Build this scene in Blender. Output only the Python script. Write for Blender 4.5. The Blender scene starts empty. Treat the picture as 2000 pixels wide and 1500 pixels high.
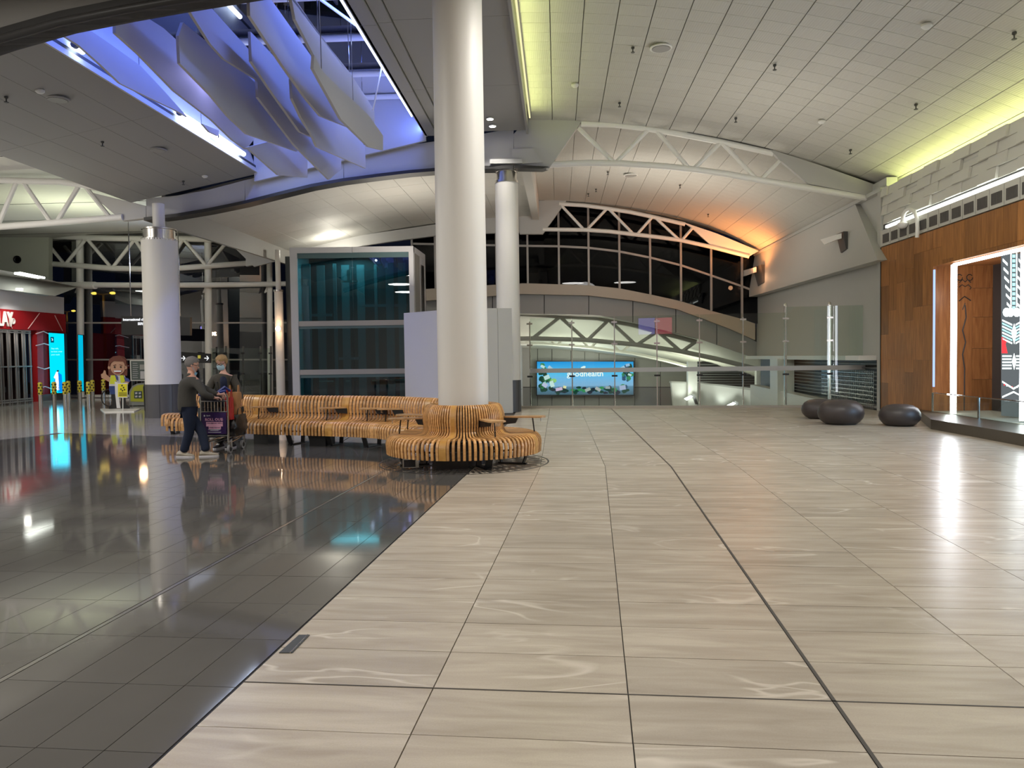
import bpy, bmesh, math, random
from mathutils import Vector, Matrix
random.seed(7)
V = Vector
SC = bpy.context.scene
COL = SC.collection
# ------------------------------------------------------------------ camera
F, PITCH, ROLL, CAMH = 1502.0, 0.0349676, -0.0137337, 1.55
cp, sp, cr, sr = math.cos(PITCH), math.sin(PITCH), math.cos(ROLL), math.sin(ROLL)
RIGHT = V((cr, sr*sp, sr*cp)); UPV = V((-sr, cr*sp, cr*cp)); FWD = V((0, cp, -sp))
cam = bpy.data.cameras.new('camera'); camo = bpy.data.objects.new('camera', cam); COL.objects.link(camo)
camo.matrix_world = Matrix(((RIGHT.x, UPV.x, -FWD.x, 0), (RIGHT.y, UPV.y, -FWD.y, 0), (RIGHT.z, UPV.z, -FWD.z, CAMH), (0, 0, 0, 1)))
cam.sensor_fit = 'HORIZONTAL'; cam.sensor_width = 36; cam.lens = F/2000*36; cam.clip_end = 400
SC.camera = camo
# ------------------------------------------------------------------ world, exposure
SC.view_settings.view_transform = 'Standard'; SC.view_settings.look = 'None'
SC.view_settings.gamma = 1; SC.view_settings.use_curve_mapping = False
SC.view_settings.exposure = 0.0
SC.cycles.use_denoising = True
SC.cycles.max_bounces = 8; SC.cycles.diffuse_bounces = 4; SC.cycles.glossy_bounces = 4; SC.cycles.transparent_max_bounces = 16
SC.cycles.sample_clamp_indirect = 6
w = bpy.data.worlds.new('night'); SC.world = w; w.use_nodes = True
w.node_tree.nodes['Background'].inputs[0].default_value = (0.010, 0.014, 0.03, 1)
w.node_tree.nodes['Background'].inputs[1].default_value = 0.35

def light(kind, loc, power, color=(1, 1, 1), size=0.3, rot=None, target=None, size_y=None, spot=None, name='lamp_light', spread=None, along=None):
    d = bpy.data.lights.new(name, kind); d.energy = power; d.color = color
    if kind == 'AREA':
        d.shape = 'RECTANGLE' if size_y else 'DISK'; d.size = size
        if size_y: d.size_y = size_y
        if spread: d.spread = spread
    elif kind in ('POINT', 'SPOT'):
        d.shadow_soft_size = size
        if kind == 'SPOT': d.spot_size = spot or 2.2; d.spot_blend = 0.6
    o = bpy.data.objects.new(name, d); COL.objects.link(o); o.location = loc
    if target is not None: o.rotation_euler = (V(target)-V(loc)).to_track_quat('-Z', 'Y').to_euler()
    if along is not None:
        Z = (V(loc)-V(target)).normalized(); Yx = V(along); Yx = (Yx-Z*Yx.dot(Z)).normalized(); Xx = Yx.cross(Z)
        o.rotation_euler = Matrix(((Xx.x, Yx.x, Z.x), (Xx.y, Yx.y, Z.y), (Xx.z, Yx.z, Z.z))).to_euler()
    if rot: o.rotation_euler = rot
    return o
WARM = (1.0, 0.91, 0.78); NEUT = (1.0, 0.95, 0.88); COOL = (0.86, 0.92, 1.0)
# added fill: round area lights overhead, out of view near and behind the camera
for (x, y, p, c) in [(-8.5, -5, 260, NEUT), (-2.0, -5, 170, NEUT), (5.5, -5, 110, NEUT), (-15.5, 3, 300, NEUT), (-15.5, 10, 420, NEUT), (-15.5, 16.5, 480, NEUT),
                     (-8.0, 1.5, 260, NEUT), (-2.0, 1.5, 120, NEUT), (5.0, 1.5, 80, NEUT),
                     (-6.5, 8.0, 260, NEUT), (1.8, 10.6, 180, NEUT), (5.6, 10.2, 190, NEUT)]:
    light('AREA', (x, y, 6.9), p, c, 1.6, name='overhead_fill')
for (q, p, c) in [((5.0, 6.0, 4.2), 25, NEUT)]:
    light('AREA', q, p, c, 2.0, rot=(math.pi, 0, 0), name='ceiling_fill')  # added upward fill in mid-air to brighten the tiled ceiling

# ------------------------------------------------------------------ picture <-> place helpers
def ray(px, py):
    r = RIGHT*((px-1000)/F) + UPV*(-(py-750)/F) + FWD
    return r
def atD(px, py, D):
    r = ray(px, py); r = r*(D/r.y); return V((r.x, r.y, r.z+CAMH))
def flo(px, py, z=0.0):
    r = ray(px, py); k = (z-CAMH)/r.z; return V((r.x*k, r.y*k, z))
KL = 0.06
def onT(px, py, t):
    r = ray(px, py); k = t/(r.x-KL*r.y); return V((r.x*k, r.y*k, r.z*k+CAMH))
def onL(px, py, l):
    r = ray(px, py); k = l/(r.y+KL*r.x); return V((r.x*k, r.y*k, r.z*k+CAMH))
def B(t, l, z):
    # building axes: t across, l along the hall
    y = (l-KL*t)/(1+KL*KL); return V((t+KL*y, y, z))
GA = 0.106787; GC, GS = math.cos(GA), math.sin(GA)
def TG(gx, gy, z=0):
    # near floor grid axes
    return V((GC*gx+GS*gy, -GS*gx+GC*gy, z))

# ------------------------------------------------------------------ materials
MATS = {}
def mat(name, col=(0.8, 0.8, 0.8), rough=0.6, metal=0.0, emit=None, estr=1.0, noise=0.0, nscale=6.0, bump=0.0, bscale=40.0, spec=0.5, coat=0.0, stretch=None, rvar=0.0):
    m = bpy.data.materials.new(name); m.use_nodes = True; nt = m.node_tree; b = nt.nodes['Principled BSDF']
    b.inputs['Base Color'].default_value = (*col, 1); b.inputs['Roughness'].default_value = rough
    b.inputs['Metallic'].default_value = metal; b.inputs['Specular IOR Level'].default_value = spec
    if coat: b.inputs['Coat Weight'].default_value = coat; b.inputs['Coat Roughness'].default_value = 0.05
    if emit: b.inputs['Emission Color'].default_value = (*emit, 1); b.inputs['Emission Strength'].default_value = estr
    N, L = nt.nodes, nt.links
    tc = N.new('ShaderNodeTexCoord'); mp = N.new('ShaderNodeMapping'); L.new(tc.outputs['Object'], mp.inputs[0])
    if stretch: mp.inputs['Scale'].default_value = stretch
    if noise > 0:
        n = N.new('ShaderNodeTexNoise'); n.inputs['Scale'].default_value = nscale; n.inputs['Detail'].default_value = 5
        L.new(mp.outputs[0], n.inputs['Vector'])
        oi = N.new('ShaderNodeObjectInfo')
        ad = N.new('ShaderNodeMath'); ad.operation = 'MULTIPLY_ADD'; ad.inputs[1].default_value = rvar; ad.inputs[2].default_value = 1-noise*0.5-rvar*0.5
        L.new(oi.outputs['Random'], ad.inputs[0])
        ml = N.new('ShaderNodeMath'); ml.operation = 'MULTIPLY_ADD'; ml.inputs[1].default_value = noise
        L.new(n.outputs[0], ml.inputs[0]); L.new(ad.outputs[0], ml.inputs[2])
        mx = N.new('ShaderNodeVectorMath'); mx.operation = 'SCALE'; mx.inputs[0].default_value = col
        L.new(ml.outputs[0], mx.inputs['Scale']); L.new(mx.outputs[0], b.inputs['Base Color'])
    if bump > 0:
        n2 = N.new('ShaderNodeTexNoise'); n2.inputs['Scale'].default_value = bscale; n2.inputs['Detail'].default_value = 4
        L.new(mp.outputs[0], n2.inputs['Vector'])
        bp = N.new('ShaderNodeBump'); bp.inputs['Strength'].default_value = bump; bp.inputs['Distance'].default_value = 0.01
        L.new(n2.outputs[0], bp.inputs['Height']); L.new(bp.outputs[0], b.inputs['Normal'])
    MATS[name] = m; return m
def emis(name, col, s):
    m = bpy.data.materials.new(name); m.use_nodes = True; nt = m.node_tree; nt.nodes.clear()
    e = nt.nodes.new('ShaderNodeEmission'); e.inputs[0].default_value = (*col, 1); e.inputs[1].default_value = s
    o = nt.nodes.new('ShaderNodeOutputMaterial'); nt.links.new(e.outputs[0], o.inputs[0]); return m
def glass(name, tint=(0.9, 0.95, 0.93), refl=0.12, rough=0.0, ior=1.5):
    # thin pane: tinted see-through plus a mirror share that grows at grazing angles
    m = bpy.data.materials.new(name); m.use_nodes = True; nt = m.node_tree; nt.nodes.clear(); N, L = nt.nodes, nt.links
    t = N.new('ShaderNodeBsdfTransparent'); t.inputs[0].default_value = (*tint, 1)
    g = N.new('ShaderNodeBsdfGlossy'); g.inputs[0].default_value = (0.95, 0.97, 1, 1); g.inputs['Roughness'].default_value = rough
    lw = N.new('ShaderNodeFresnel'); lw.inputs[0].default_value = ior
    a = N.new('ShaderNodeMath'); a.operation = 'ADD'; a.use_clamp = True; a.inputs[1].default_value = refl-0.04
    L.new(lw.outputs[0], a.inputs[0])
    ge = N.new('ShaderNodeNewGeometry'); fl_ = N.new('ShaderNodeMath'); fl_.operation = 'SUBTRACT'; fl_.inputs[0].default_value = 1; L.new(ge.outputs['Backfacing'], fl_.inputs[1])
    pr_ = N.new('ShaderNodeMath'); pr_.operation = 'MULTIPLY'; L.new(a.outputs[0], pr_.inputs[0]); L.new(fl_.outputs[0], pr_.inputs[1])
    # the mirror share belongs to the outer faces only; light leaving the pane passes straight through
    mx = N.new('ShaderNodeMixShader'); L.new(pr_.outputs[0], mx.inputs[0]); L.new(t.outputs[0], mx.inputs[1]); L.new(g.outputs[0], mx.inputs[2])
    o = N.new('ShaderNodeOutputMaterial'); L.new(mx.outputs[0], o.inputs[0]); return m

def stone_mat():
    m = bpy.data.materials.new('sandstone_tile'); m.use_nodes = True; nt = m.node_tree; N, L = nt.nodes, nt.links; b = N['Principled BSDF']
    tc = N.new('ShaderNodeTexCoord'); oi = N.new('ShaderNodeObjectInfo')
    mp = N.new('ShaderNodeMapping'); mp.inputs['Rotation'].default_value = (0, 0, GA)
    L.new(tc.outputs['Object'], mp.inputs[0])
    off = N.new('ShaderNodeVectorMath'); off.operation = 'ADD'; L.new(mp.outputs[0], off.inputs[0])
    sc = N.new('ShaderNodeMath'); sc.operation = 'MULTIPLY'; sc.inputs[1].default_value = 37; L.new(oi.outputs['Random'], sc.inputs[0])
    cb = N.new('ShaderNodeCombineXYZ'); L.new(sc.outputs[0], cb.inputs[2]); L.new(sc.outputs[0], cb.inputs[0]); L.new(cb.outputs[0], off.inputs[1])
    # long soft streaks
    s1 = N.new('ShaderNodeMapping'); s1.inputs['Scale'].default_value = (0.9, 5.5, 1); L.new(off.outputs[0], s1.inputs[0])
    n1 = N.new('ShaderNodeTexNoise'); n1.inputs['Scale'].default_value = 1.6; n1.inputs['Detail'].default_value = 6; n1.inputs['Distortion'].default_value = 0.6; L.new(s1.outputs[0], n1.inputs['Vector'])
    # pale veins: thin ridges of a warped noise
    s2 = N.new('ShaderNodeMapping'); s2.inputs['Scale'].default_value = (0.55, 1.7, 1); L.new(off.outputs[0], s2.inputs[0])
    n2 = N.new('ShaderNodeTexNoise'); n2.inputs['Scale'].default_value = 1.1; n2.inputs['Detail'].default_value = 3; n2.inputs['Roughness'].default_value = 0.45; n2.inputs['Distortion'].default_value = 0.9; L.new(s2.outputs[0], n2.inputs['Vector'])
    d = N.new('ShaderNodeMath'); d.operation = 'SUBTRACT'; d.inputs[1].default_value = 0.52; L.new(n2.outputs[0], d.inputs[0])
    a = N.new('ShaderNodeMath'); a.operation = 'ABSOLUTE'; L.new(d.outputs[0], a.inputs[0])
    r = N.new('ShaderNodeMapRange'); r.inputs[1].default_value = 0.002; r.inputs[2].default_value = 0.02; r.inputs[3].default_value = 1; r.inputs[4].default_value = 0; L.new(a.outputs[0], r.inputs[0])
    n3 = N.new('ShaderNodeTexNoise'); n3.inputs['Scale'].default_value = 1.0; L.new(off.outputs[0], n3.inputs['Vector'])
    r3 = N.new('ShaderNodeMapRange'); r3.inputs[1].default_value = 0.48; r3.inputs[2].default_value = 0.6; L.new(n3.outputs[0], r3.inputs[0])
    vm = N.new('ShaderNodeMath'); vm.operation = 'MULTIPLY'; L.new(r.outputs[0], vm.inputs[0]); L.new(r3.outputs[0], vm.inputs[1])
    vm2 = N.new('ShaderNodeMath'); vm2.operation = 'MULTIPLY'; vm2.inputs[1].default_value = 0.62; L.new(vm.outputs[0], vm2.inputs[0])
    cr_ = N.new('ShaderNodeValToRGB'); L.new(n1.outputs[0], cr_.inputs[0])
    e = cr_.color_ramp.elements; e[0].position = 0.3; e[0].color = (0.37, 0.32, 0.255, 1); e[1].position = 0.72; e[1].color = (0.53, 0.475, 0.39, 1)
    nf = N.new('ShaderNodeTexNoise'); nf.inputs['Scale'].default_value = 120; nf.inputs['Detail'].default_value = 3; L.new(tc.outputs['Object'], nf.inputs['Vector'])
    mf = N.new('ShaderNodeMapRange'); mf.inputs[3].default_value = 0.9; mf.inputs[4].default_value = 1.08; L.new(nf.outputs[0], mf.inputs[0])
    rv = N.new('ShaderNodeMapRange'); rv.inputs[3].default_value = 0.93; rv.inputs[4].default_value = 1.06; L.new(oi.outputs['Random'], rv.inputs[0])
    mm = N.new('ShaderNodeMath'); mm.operation = 'MULTIPLY'; L.new(mf.outputs[0], mm.inputs[0]); L.new(rv.outputs[0], mm.inputs[1])
    sx = N.new('ShaderNodeVectorMath'); sx.operation = 'SCALE'; L.new(cr_.outputs[0], sx.inputs[0]); L.new(mm.outputs[0], sx.inputs['Scale'])
    mix = N.new('ShaderNodeMix'); mix.data_type = 'RGBA'; L.new(vm2.outputs[0], mix.inputs[0]); L.new(sx.outputs[0], mix.inputs[6]); mix.inputs[7].default_value = (0.72, 0.66, 0.57, 1)
    L.new(mix.outputs[2], b.inputs['Base Color']); b.inputs['Roughness'].default_value = 0.27
    b.inputs['Specular IOR Level'].default_value = 0.5
    return m
def wood_mat(name, c1, c2, rough=0.4, scale=(1.5, 1.5, 14), planks=0.25):
    m = bpy.data.materials.new(name); m.use_nodes = True; nt = m.node_tree; N, L = nt.nodes, nt.links; b = N['Principled BSDF']
    tc = N.new('ShaderNodeTexCoord'); mp = N.new('ShaderNodeMapping'); mp.inputs['Scale'].default_value = scale; L.new(tc.outputs['Object'], mp.inputs[0])
    oi = N.new('ShaderNodeObjectInfo')
    n = N.new('ShaderNodeTexNoise'); n.noise_dimensions = '4D'; n.inputs['Scale'].default_value = 2.0; n.inputs['Detail'].default_value = 8; n.inputs['Distortion'].default_value = 0.7
    L.new(mp.outputs[0], n.inputs['Vector'])
    q = N.new('ShaderNodeMath'); q.operation = 'MULTIPLY'; q.inputs[1].default_value = 30; L.new(oi.outputs['Random'], q.inputs[0]); L.new(q.outputs[0], n.inputs['W'])
    r = N.new('ShaderNodeValToRGB'); r.color_ramp.elements[0].position = 0.3; r.color_ramp.elements[0].color = (*c1, 1); r.color_ramp.elements[1].position = 0.7; r.color_ramp.elements[1].color = (*c2, 1)
    L.new(n.outputs[0], r.inputs[0])
    rv = N.new('ShaderNodeMapRange'); rv.inputs[3].default_value = 1-planks; rv.inputs[4].default_value = 1+planks*0.6; L.new(oi.outputs['Random'], rv.inputs[0])
    s = N.new('ShaderNodeVectorMath'); s.operation = 'SCALE'; L.new(r.outputs[0], s.inputs[0]); L.new(rv.outputs[0], s.inputs['Scale'])
    L.new(s.outputs[0], b.inputs['Base Color']); b.inputs['Roughness'].default_value = rough
    return m
def perforated_mat():
    m = mat('ceiling_tile_mat', (0.52, 0.51, 0.465), 0.75, noise=0.06, nscale=1.5, rvar=0.06)
    nt = m.node_tree; N, L = nt.nodes, nt.links; b = N['Principled BSDF']
    tc = N.new('ShaderNodeTexCoord'); wv = N.new('ShaderNodeTexWave'); wv.inputs['Scale'].default_value = 7.0; wv.bands_direction = 'X'
    L.new(tc.outputs['Object'], wv.inputs['Vector'])
    bp = N.new('ShaderNodeBump'); bp.inputs['Strength'].default_value = 0.35; bp.inputs['Distance'].default_value = 0.006; L.new(wv.outputs['Fac'], bp.inputs['Height']); L.new(bp.outputs[0], b.inputs['Normal'])
    return m

M_STONE = stone_mat()
M_DARKTILE = mat('grey_floor_tile', (0.105, 0.10, 0.092), 0.06, spec=0.85, noise=0.15, nscale=3, bump=0.012, bscale=5, rvar=0.12)
M_FARTILE = mat('pale_grey_floor_tile', (0.40, 0.375, 0.33), 0.09, spec=0.7, noise=0.12, nscale=2, bump=0.01, bscale=4, rvar=0.05)
M_SLAB = mat('floor_grout', (0.045, 0.038, 0.03), 0.6)
M_CEILT = perforated_mat()
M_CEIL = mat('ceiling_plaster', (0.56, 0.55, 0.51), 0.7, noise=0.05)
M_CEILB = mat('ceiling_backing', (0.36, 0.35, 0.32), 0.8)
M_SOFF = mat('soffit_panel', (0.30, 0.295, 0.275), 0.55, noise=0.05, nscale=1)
M_GIRD = mat('girder_plate', (0.50, 0.495, 0.48), 0.5, noise=0.04, nscale=2)
M_DARK = mat('dark_flange', (0.035, 0.034, 0.033), 0.45)
M_TUBE = mat('white_painted_steel', (0.84, 0.83, 0.79), 0.35)
M_WALL = mat('painted_wall', (0.50, 0.50, 0.47), 0.6, noise=0.04, nscale=1)
M_WALLT = mat('wall_tile_white', (0.62, 0.61, 0.56), 0.45, noise=0.05, nscale=2, rvar=0.05)
M_COLM = mat('column_paint', (0.74, 0.72, 0.67), 0.42, noise=0.03, nscale=1.5, bump=0.02, bscale=2)
M_COLB = mat('column_base_grey', (0.085, 0.083, 0.085), 0.4)
M_STEEL = mat('brushed_steel', (0.62, 0.60, 0.56), 0.22, 1.0, noise=0.2, nscale=20, stretch=(1, 1, 0.05))
M_CHROME = mat('polished_steel', (0.75, 0.75, 0.75), 0.12, 1.0)
M_BLACK = mat('black_metal', (0.012, 0.012, 0.013), 0.4)
M_RUBBER = mat('black_rubber', (0.015, 0.015, 0.016), 0.7)
M_FIN = mat('baffle_white', (0.52, 0.52, 0.53), 0.6, noise=0.03)
M_NIGHTGL = glass('night_glass', (0.35, 0.38, 0.40), 0.30)
M_CLERE = glass('clerestory_glass', (0.16, 0.15, 0.15), 0.035, ior=1.4)
M_FENCE = glass('balustrade_glass', (0.88, 0.93, 0.89), 0.08, ior=1.35)
M_TEAL = glass('teal_lift_glass', (0.22, 0.50, 0.54), 0.10)
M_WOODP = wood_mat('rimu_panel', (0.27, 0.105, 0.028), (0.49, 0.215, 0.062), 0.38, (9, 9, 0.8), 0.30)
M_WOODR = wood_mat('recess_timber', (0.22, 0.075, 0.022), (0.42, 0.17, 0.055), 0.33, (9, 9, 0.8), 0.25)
M_SLAT = wood_mat('oak_slat', (0.50, 0.245, 0.08), (0.76, 0.43, 0.165), 0.32, (2, 2, 12), 0.25)
M_SLATD = wood_mat('golden_panel', (0.48, 0.24, 0.055), (0.62, 0.34, 0.09), 0.32, (2, 2, 8), 0.15)
M_LED = emis('led_white', (0.92, 0.95, 1.0), 8)
M_LEDC = emis('led_cove', (0.95, 1.0, 0.90), 7)
M_LEDB = emis('led_blue_white', (0.62, 0.75, 1.0), 20)
M_BULB = emis('lamp_lens', (1, 0.95, 0.85), 20)

# ------------------------------------------------------------------ mesh building
ORG = {}
class MB:
    def __init__(s): s.v = []; s.f = []
    def add(s, vs, fs):
        n = len(s.v); s.v += [V(p) for p in vs]; s.f += [tuple(i+n for i in f) for f in fs]; return s
    def hexa(s, b, t):
        # b, t: bottom and top quads, same winding
        return s.add(list(b)+list(t), [(3, 2, 1, 0), (4, 5, 6, 7), (0, 1, 5, 4), (1, 2, 6, 5), (2, 3, 7, 6), (3, 0, 4, 7)])
    def box(s, c, size, rz=0.0, ax=None):
        c = V(c); hx, hy, hz = size[0]/2, size[1]/2, size[2]/2
        if ax: X, Y, Z = ax
        else: X = V((math.cos(rz), math.sin(rz), 0)); Y = V((-math.sin(rz), math.cos(rz), 0)); Z = V((0, 0, 1))
        q = [(-hx, -hy), (hx, -hy), (hx, hy), (-hx, hy)]
        return s.hexa([c+X*a+Y*b-Z*hz for a, b in q], [c+X*a+Y*b+Z*hz for a, b in q])
    def slab(s, pts, d):
        # polygon pts extruded by the vector d
        pts = [V(p) for p in pts]; d = V(d); n = len(pts)
        return s.add(pts+[p+d for p in pts], [tuple(range(n))[::-1], tuple(range(n, 2*n))]+[(i, (i+1) % n, (i+1) % n+n, i+n) for i in range(n)])
    def tube(s, pts, r, n=10, r2=None, cap=True):
        pts = [V(p) for p in pts]; m = len(pts); n0 = len(s.v); up = None
        for i, p in enumerate(pts):
            d = (pts[min(i+1, m-1)]-pts[max(i-1, 0)]).normalized()
            if up is None:
                up = V((0, 0, 1)) if abs(d.z) < 0.9 else V((1, 0, 0))
            a = d.cross(up).normalized(); b2 = a.cross(d).normalized(); up = b2
            rr = r if r2 is None else r+(r2-r)*i/(m-1)
            if isinstance(r, (list, tuple)): rr = r[i]
            for k in range(n):
                th = 2*math.pi*k/n; s.v.append(p+a*(rr*math.cos(th))+b2*(rr*math.sin(th)))
        for i in range(m-1):
            for k in range(n):
                s.f.append((n0+i*n+k, n0+i*n+(k+1) % n, n0+(i+1)*n+(k+1) % n, n0+(i+1)*n+k))
        if cap: s.f.append(tuple(n0+k for k in range(n))[::-1]); s.f.append(tuple(n0+(m-1)*n+k for k in range(n)))
        return s
    def lathe(s, c, prof, n=32, squash=(1, 1), a0=0, a1=2*math.pi, cap=True):
        c = V(c); n0 = len(s.v); full = abs(a1-a0-2*math.pi) < 1e-6; m = n if full else n+1
        for (r, z) in prof:
            for k in range(m):
                th = a0+(a1-a0)*k/n; s.v.append(c+V((r*math.cos(th)*squash[0], r*math.sin(th)*squash[1], z)))
        for i in range(len(prof)-1):
            for k in range(n):
                k2 = (k+1) % m; s.f.append((n0+i*m+k, n0+i*m+k2, n0+(i+1)*m+k2, n0+(i+1)*m+k))
        if full and cap:
            if prof[0][0] > 1e-4: s.f.append(tuple(n0+k for k in range(m))[::-1])
            if prof[-1][0] > 1e-4: s.f.append(tuple(n0+(len(prof)-1)*m+k for k in range(m)))
        return s
    def sphere(s, c, r, n=12, sq=(1, 1, 1)):
        c = V(c); prof = []
        for i in range(n//2+1):
            a = -math.pi/2+math.pi*i/(n//2); prof.append((max(1e-5, r*math.cos(a)), r*math.sin(a)*sq[2]))
        return s.lathe(c, prof, n, (sq[0], sq[1]))
    def strip(s, A, Bs, th):
        # ribbon between two polylines, extruded by the vector th
        n = len(A); th = V(th); vs = [V(p) for p in A]+[V(p) for p in Bs]; vs += [p+th for p in vs]; o = 2*n; fs = []
        for i in range(n-1):
            fs += [(i, i+1, n+i+1, n+i), (o+i, o+n+i, o+n+i+1, o+i+1), (i, o+i, o+i+1, i+1), (n+i, n+i+1, o+n+i+1, o+n+i)]
        fs += [(0, n, o+n, o), (n-1, o+n-1, o+2*n-1, 2*n-1)]
        return s.add(vs, fs)
    def mesh(s, name, m, org=V((0, 0, 0)), smooth=False):
        me = bpy.data.meshes.new(name); me.from_pydata([p-org for p in s.v], [], s.f)
        bm = bmesh.new(); bm.from_mesh(me); bmesh.ops.recalc_face_normals(bm, faces=bm.faces); bm.to_mesh(me); bm.free()
        if m is not None: me.materials.append(m)
        if smooth:
            me.polygons.foreach_set('use_smooth', [True]*len(me.polygons))
            try: me.set_sharp_from_angle(angle=math.radians(40))
            except Exception: pass
        return me
    def build(s, name, m, parent=None, smooth=False, kind=None, label=None):
        org = ORG.get(parent.name, V((0, 0, 0))) if parent else V((0, 0, 0))
        o = bpy.data.objects.new(name, s.mesh(name, m, org, smooth)); COL.objects.link(o)
        if parent: o.parent = parent; ORG[o.name] = org
        if kind: o['kind'] = kind
        if label: o['label'] = label
        return o
def tag(o, label, cat, group=None):
    o['label'] = label; o['category'] = cat
    if group: o['group'] = group
    return o
def thing(name, label, cat, loc=(0, 0, 0), group=None):
    o = bpy.data.objects.new(name, None); COL.objects.link(o); o.location = loc; o.empty_display_size = 0.2
    ORG[o.name] = V(loc); return tag(o, label, cat, group)
def struct(mb, name, m, parent=None, smooth=False, label=None):
    o = mb.build(name, m, parent, smooth); 
    if not parent: o['kind'] = 'structure'
    if label: o['label'] = label
    return o
def copy_tree(root, loc, rz=0.0, label=None, group=None):
    r = root.copy(); COL.objects.link(r); r.location = loc; r.rotation_euler = (0, 0, rz)
    if label: r['label'] = label
    if group: r['group'] = group
    def rec(a, b):
        for ch in list(a.children):
            c = ch.copy(); COL.objects.link(c); c.parent = b; rec(ch, c)
    rec(root, r); return r
def text(s, name, m, parent, origin, X, Yv, size, ext=0.004, align='LEFT', bold=0.0, sx=1.0):
    cu = bpy.data.curves.new(name, 'FONT'); cu.body = s; cu.size = size; cu.extrude = ext; cu.align_x = align; cu.resolution_u = 2; cu.offset = bold
    cu.materials.append(m)
    o = bpy.data.objects.new(name, cu); COL.objects.link(o)
    org = ORG.get(parent.name, V((0, 0, 0))) if parent else V((0, 0, 0))
    X = V(X).normalized(); Yv = V(Yv).normalized(); Z = X.cross(Yv); X = X*sx; p = V(origin)-org
    o.matrix_local = Matrix(((X.x, Yv.x, Z.x, p.x), (X.y, Yv.y, Z.y, p.y), (X.z, Yv.z, Z.z, p.z), (0, 0, 0, 1)))
    dg = bpy.context.evaluated_depsgraph_get(); me = bpy.data.meshes.new_from_object(o.evaluated_get(dg))
    q = bpy.data.objects.new(name, me); COL.objects.link(q); q.matrix_local = o.matrix_local; bpy.data.objects.remove(o)
    if parent: q.parent = parent
    return q
EOF_MARK = None
# ================================================================== FLOOR
def clip(poly, p, n):
    out = []
    for i in range(len(poly)):
        a, b = poly[i], poly[(i+1) % len(poly)]
        da, db = (a-p).dot(n), (b-p).dot(n)
        if da >= 0: out.append(a)
        if da*db < 0: out.append(a+(b-a)*(da/(da-db)))
    return out
def proj(p):
    d = V(p)-V((0, 0, CAMH)); z = d.dot(FWD)
    if z < 0.1: return None
    return 1000+F*d.dot(RIGHT)/z, 750-F*d.dot(UPV)/z
def inview(p, mg=60):
    q = proj(p); return q is not None and -mg < q[0] < 2000+mg and -mg < q[1] < 1500+mg
FE0, FE1 = flo(1040, 796.5), flo(1712, 795)      # line of the glass balustrade
FDIR = (FE1-FE0).normalized()
slab = MB().slab([(-30, -12, -0.3), (12, -12, -0.3), (12, 21.2, -0.3), (FE1.x, FE1.y+0.12, -0.3), (0.3, FE0.y+0.2, -0.3), (0.3, 38, -0.3), (-30, 38, -0.3)], (0, 0, 0.286))
FLOOR = struct(slab, 'floor', M_SLAB)
def tile_poly(poly, gap):
    c = sum(poly, V((0, 0, 0)))/len(poly)
    out = []
    for p in poly:
        d = p-c; L = max(abs(d.x), abs(d.y), 1e-3); out.append(p-V((math.copysign(min(gap, abs(d.x)), d.x), math.copysign(min(gap, abs(d.y)), d.y), 0)))
    return out
def lay(tiles, parent, name, m, limit, gap=0.0025, th=0.013):
    # tiles: (key, polygon); the ones that show largest are objects, the rest one joined part
    vis = [(sum(((p-V((0, 0, 0))).length for p in q))/len(q), q) for q in tiles if any(inview(p) for p in q)]
    hid = [q for q in tiles if not any(inview(p) for p in q)]
    vis.sort(key=lambda a: a[0]); rest = MB()
    for k, (d, q) in enumerate(vis):
        q2 = tile_poly(q, gap)
        q2 = [V((p.x, p.y, -th-0.0005)) for p in q2]
        if k < limit: MB().slab(q2, (0, 0, th+random.uniform(-.0003, .0004))).build(name, m, parent)
        else: rest.slab(q2, (0, 0, th))
    for q in hid:
        rest.slab([V((p.x, p.y, -th-0.0005)) for p in tile_poly(q, gap)], (0, 0, th))
    if rest.v: rest.build(name+'s_beyond', m, parent, kind='stuff')
# sandstone tiles
GX = [-1.70]+[-0.768+0.9075*k for k in range(0, 12)]
GY = [3.502+0.4453*j for j in range(-14, 16)]+[10.81]
tl = []
for i in range(len(GX)-1):
    for j in range(len(GY)-1):
        q = [TG(GX[i], GY[j]), TG(GX[i+1], GY[j]), TG(GX[i+1], GY[j+1]), TG(GX[i], GY[j+1])]
        q = clip(q, TG(0, 0)+V((9.0, 0, 0)), V((-1, 0.055, 0)).normalized())
        if len(q) > 2: tl.append(q)
for k in range(7):     # behind the camera, larger
    for i in range(len(GX)-1):
        q = [TG(GX[i], -12+k*1.3), TG(GX[i+1], -12+k*1.3), TG(GX[i+1], -12+(k+1)*1.3), TG(GX[i], -12+(k+1)*1.3)]
        q = clip(q, V((9.0, 0, 0)), V((-1, 0.055, 0)).normalized())
        if len(q) > 2: tl.append(q)
# beyond the kink line the columns follow the building's axis
fdir = V((0.06, 1, 0)).normalized(); nf = V((-FDIR.y, FDIR.x, 0))
if nf.y > 0: nf = -nf
gy = [0.0]
while gy[-1] < 13.5: gy.append(gy[-1]+0.6)
for i in range(len(GX)-1):
    a, b = TG(GX[i], 10.81), TG(GX[i+1], 10.81)
    for j in range(len(gy)-1):
        q = [a+fdir*gy[j], b+fdir*gy[j], b+fdir*gy[j+1], a+fdir*gy[j+1]]
        q = clip(q, V((FE0.x, FE0.y, 0)), nf)
        if len(q) > 2: q = clip(q, V((9.45, 16, 0)), V((-1, 0.055, 0)).normalized())
        if len(q) > 2: tl.append(q)
lay(tl, FLOOR, 'stone_tile', M_STONE, 298, 0.003)
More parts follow.
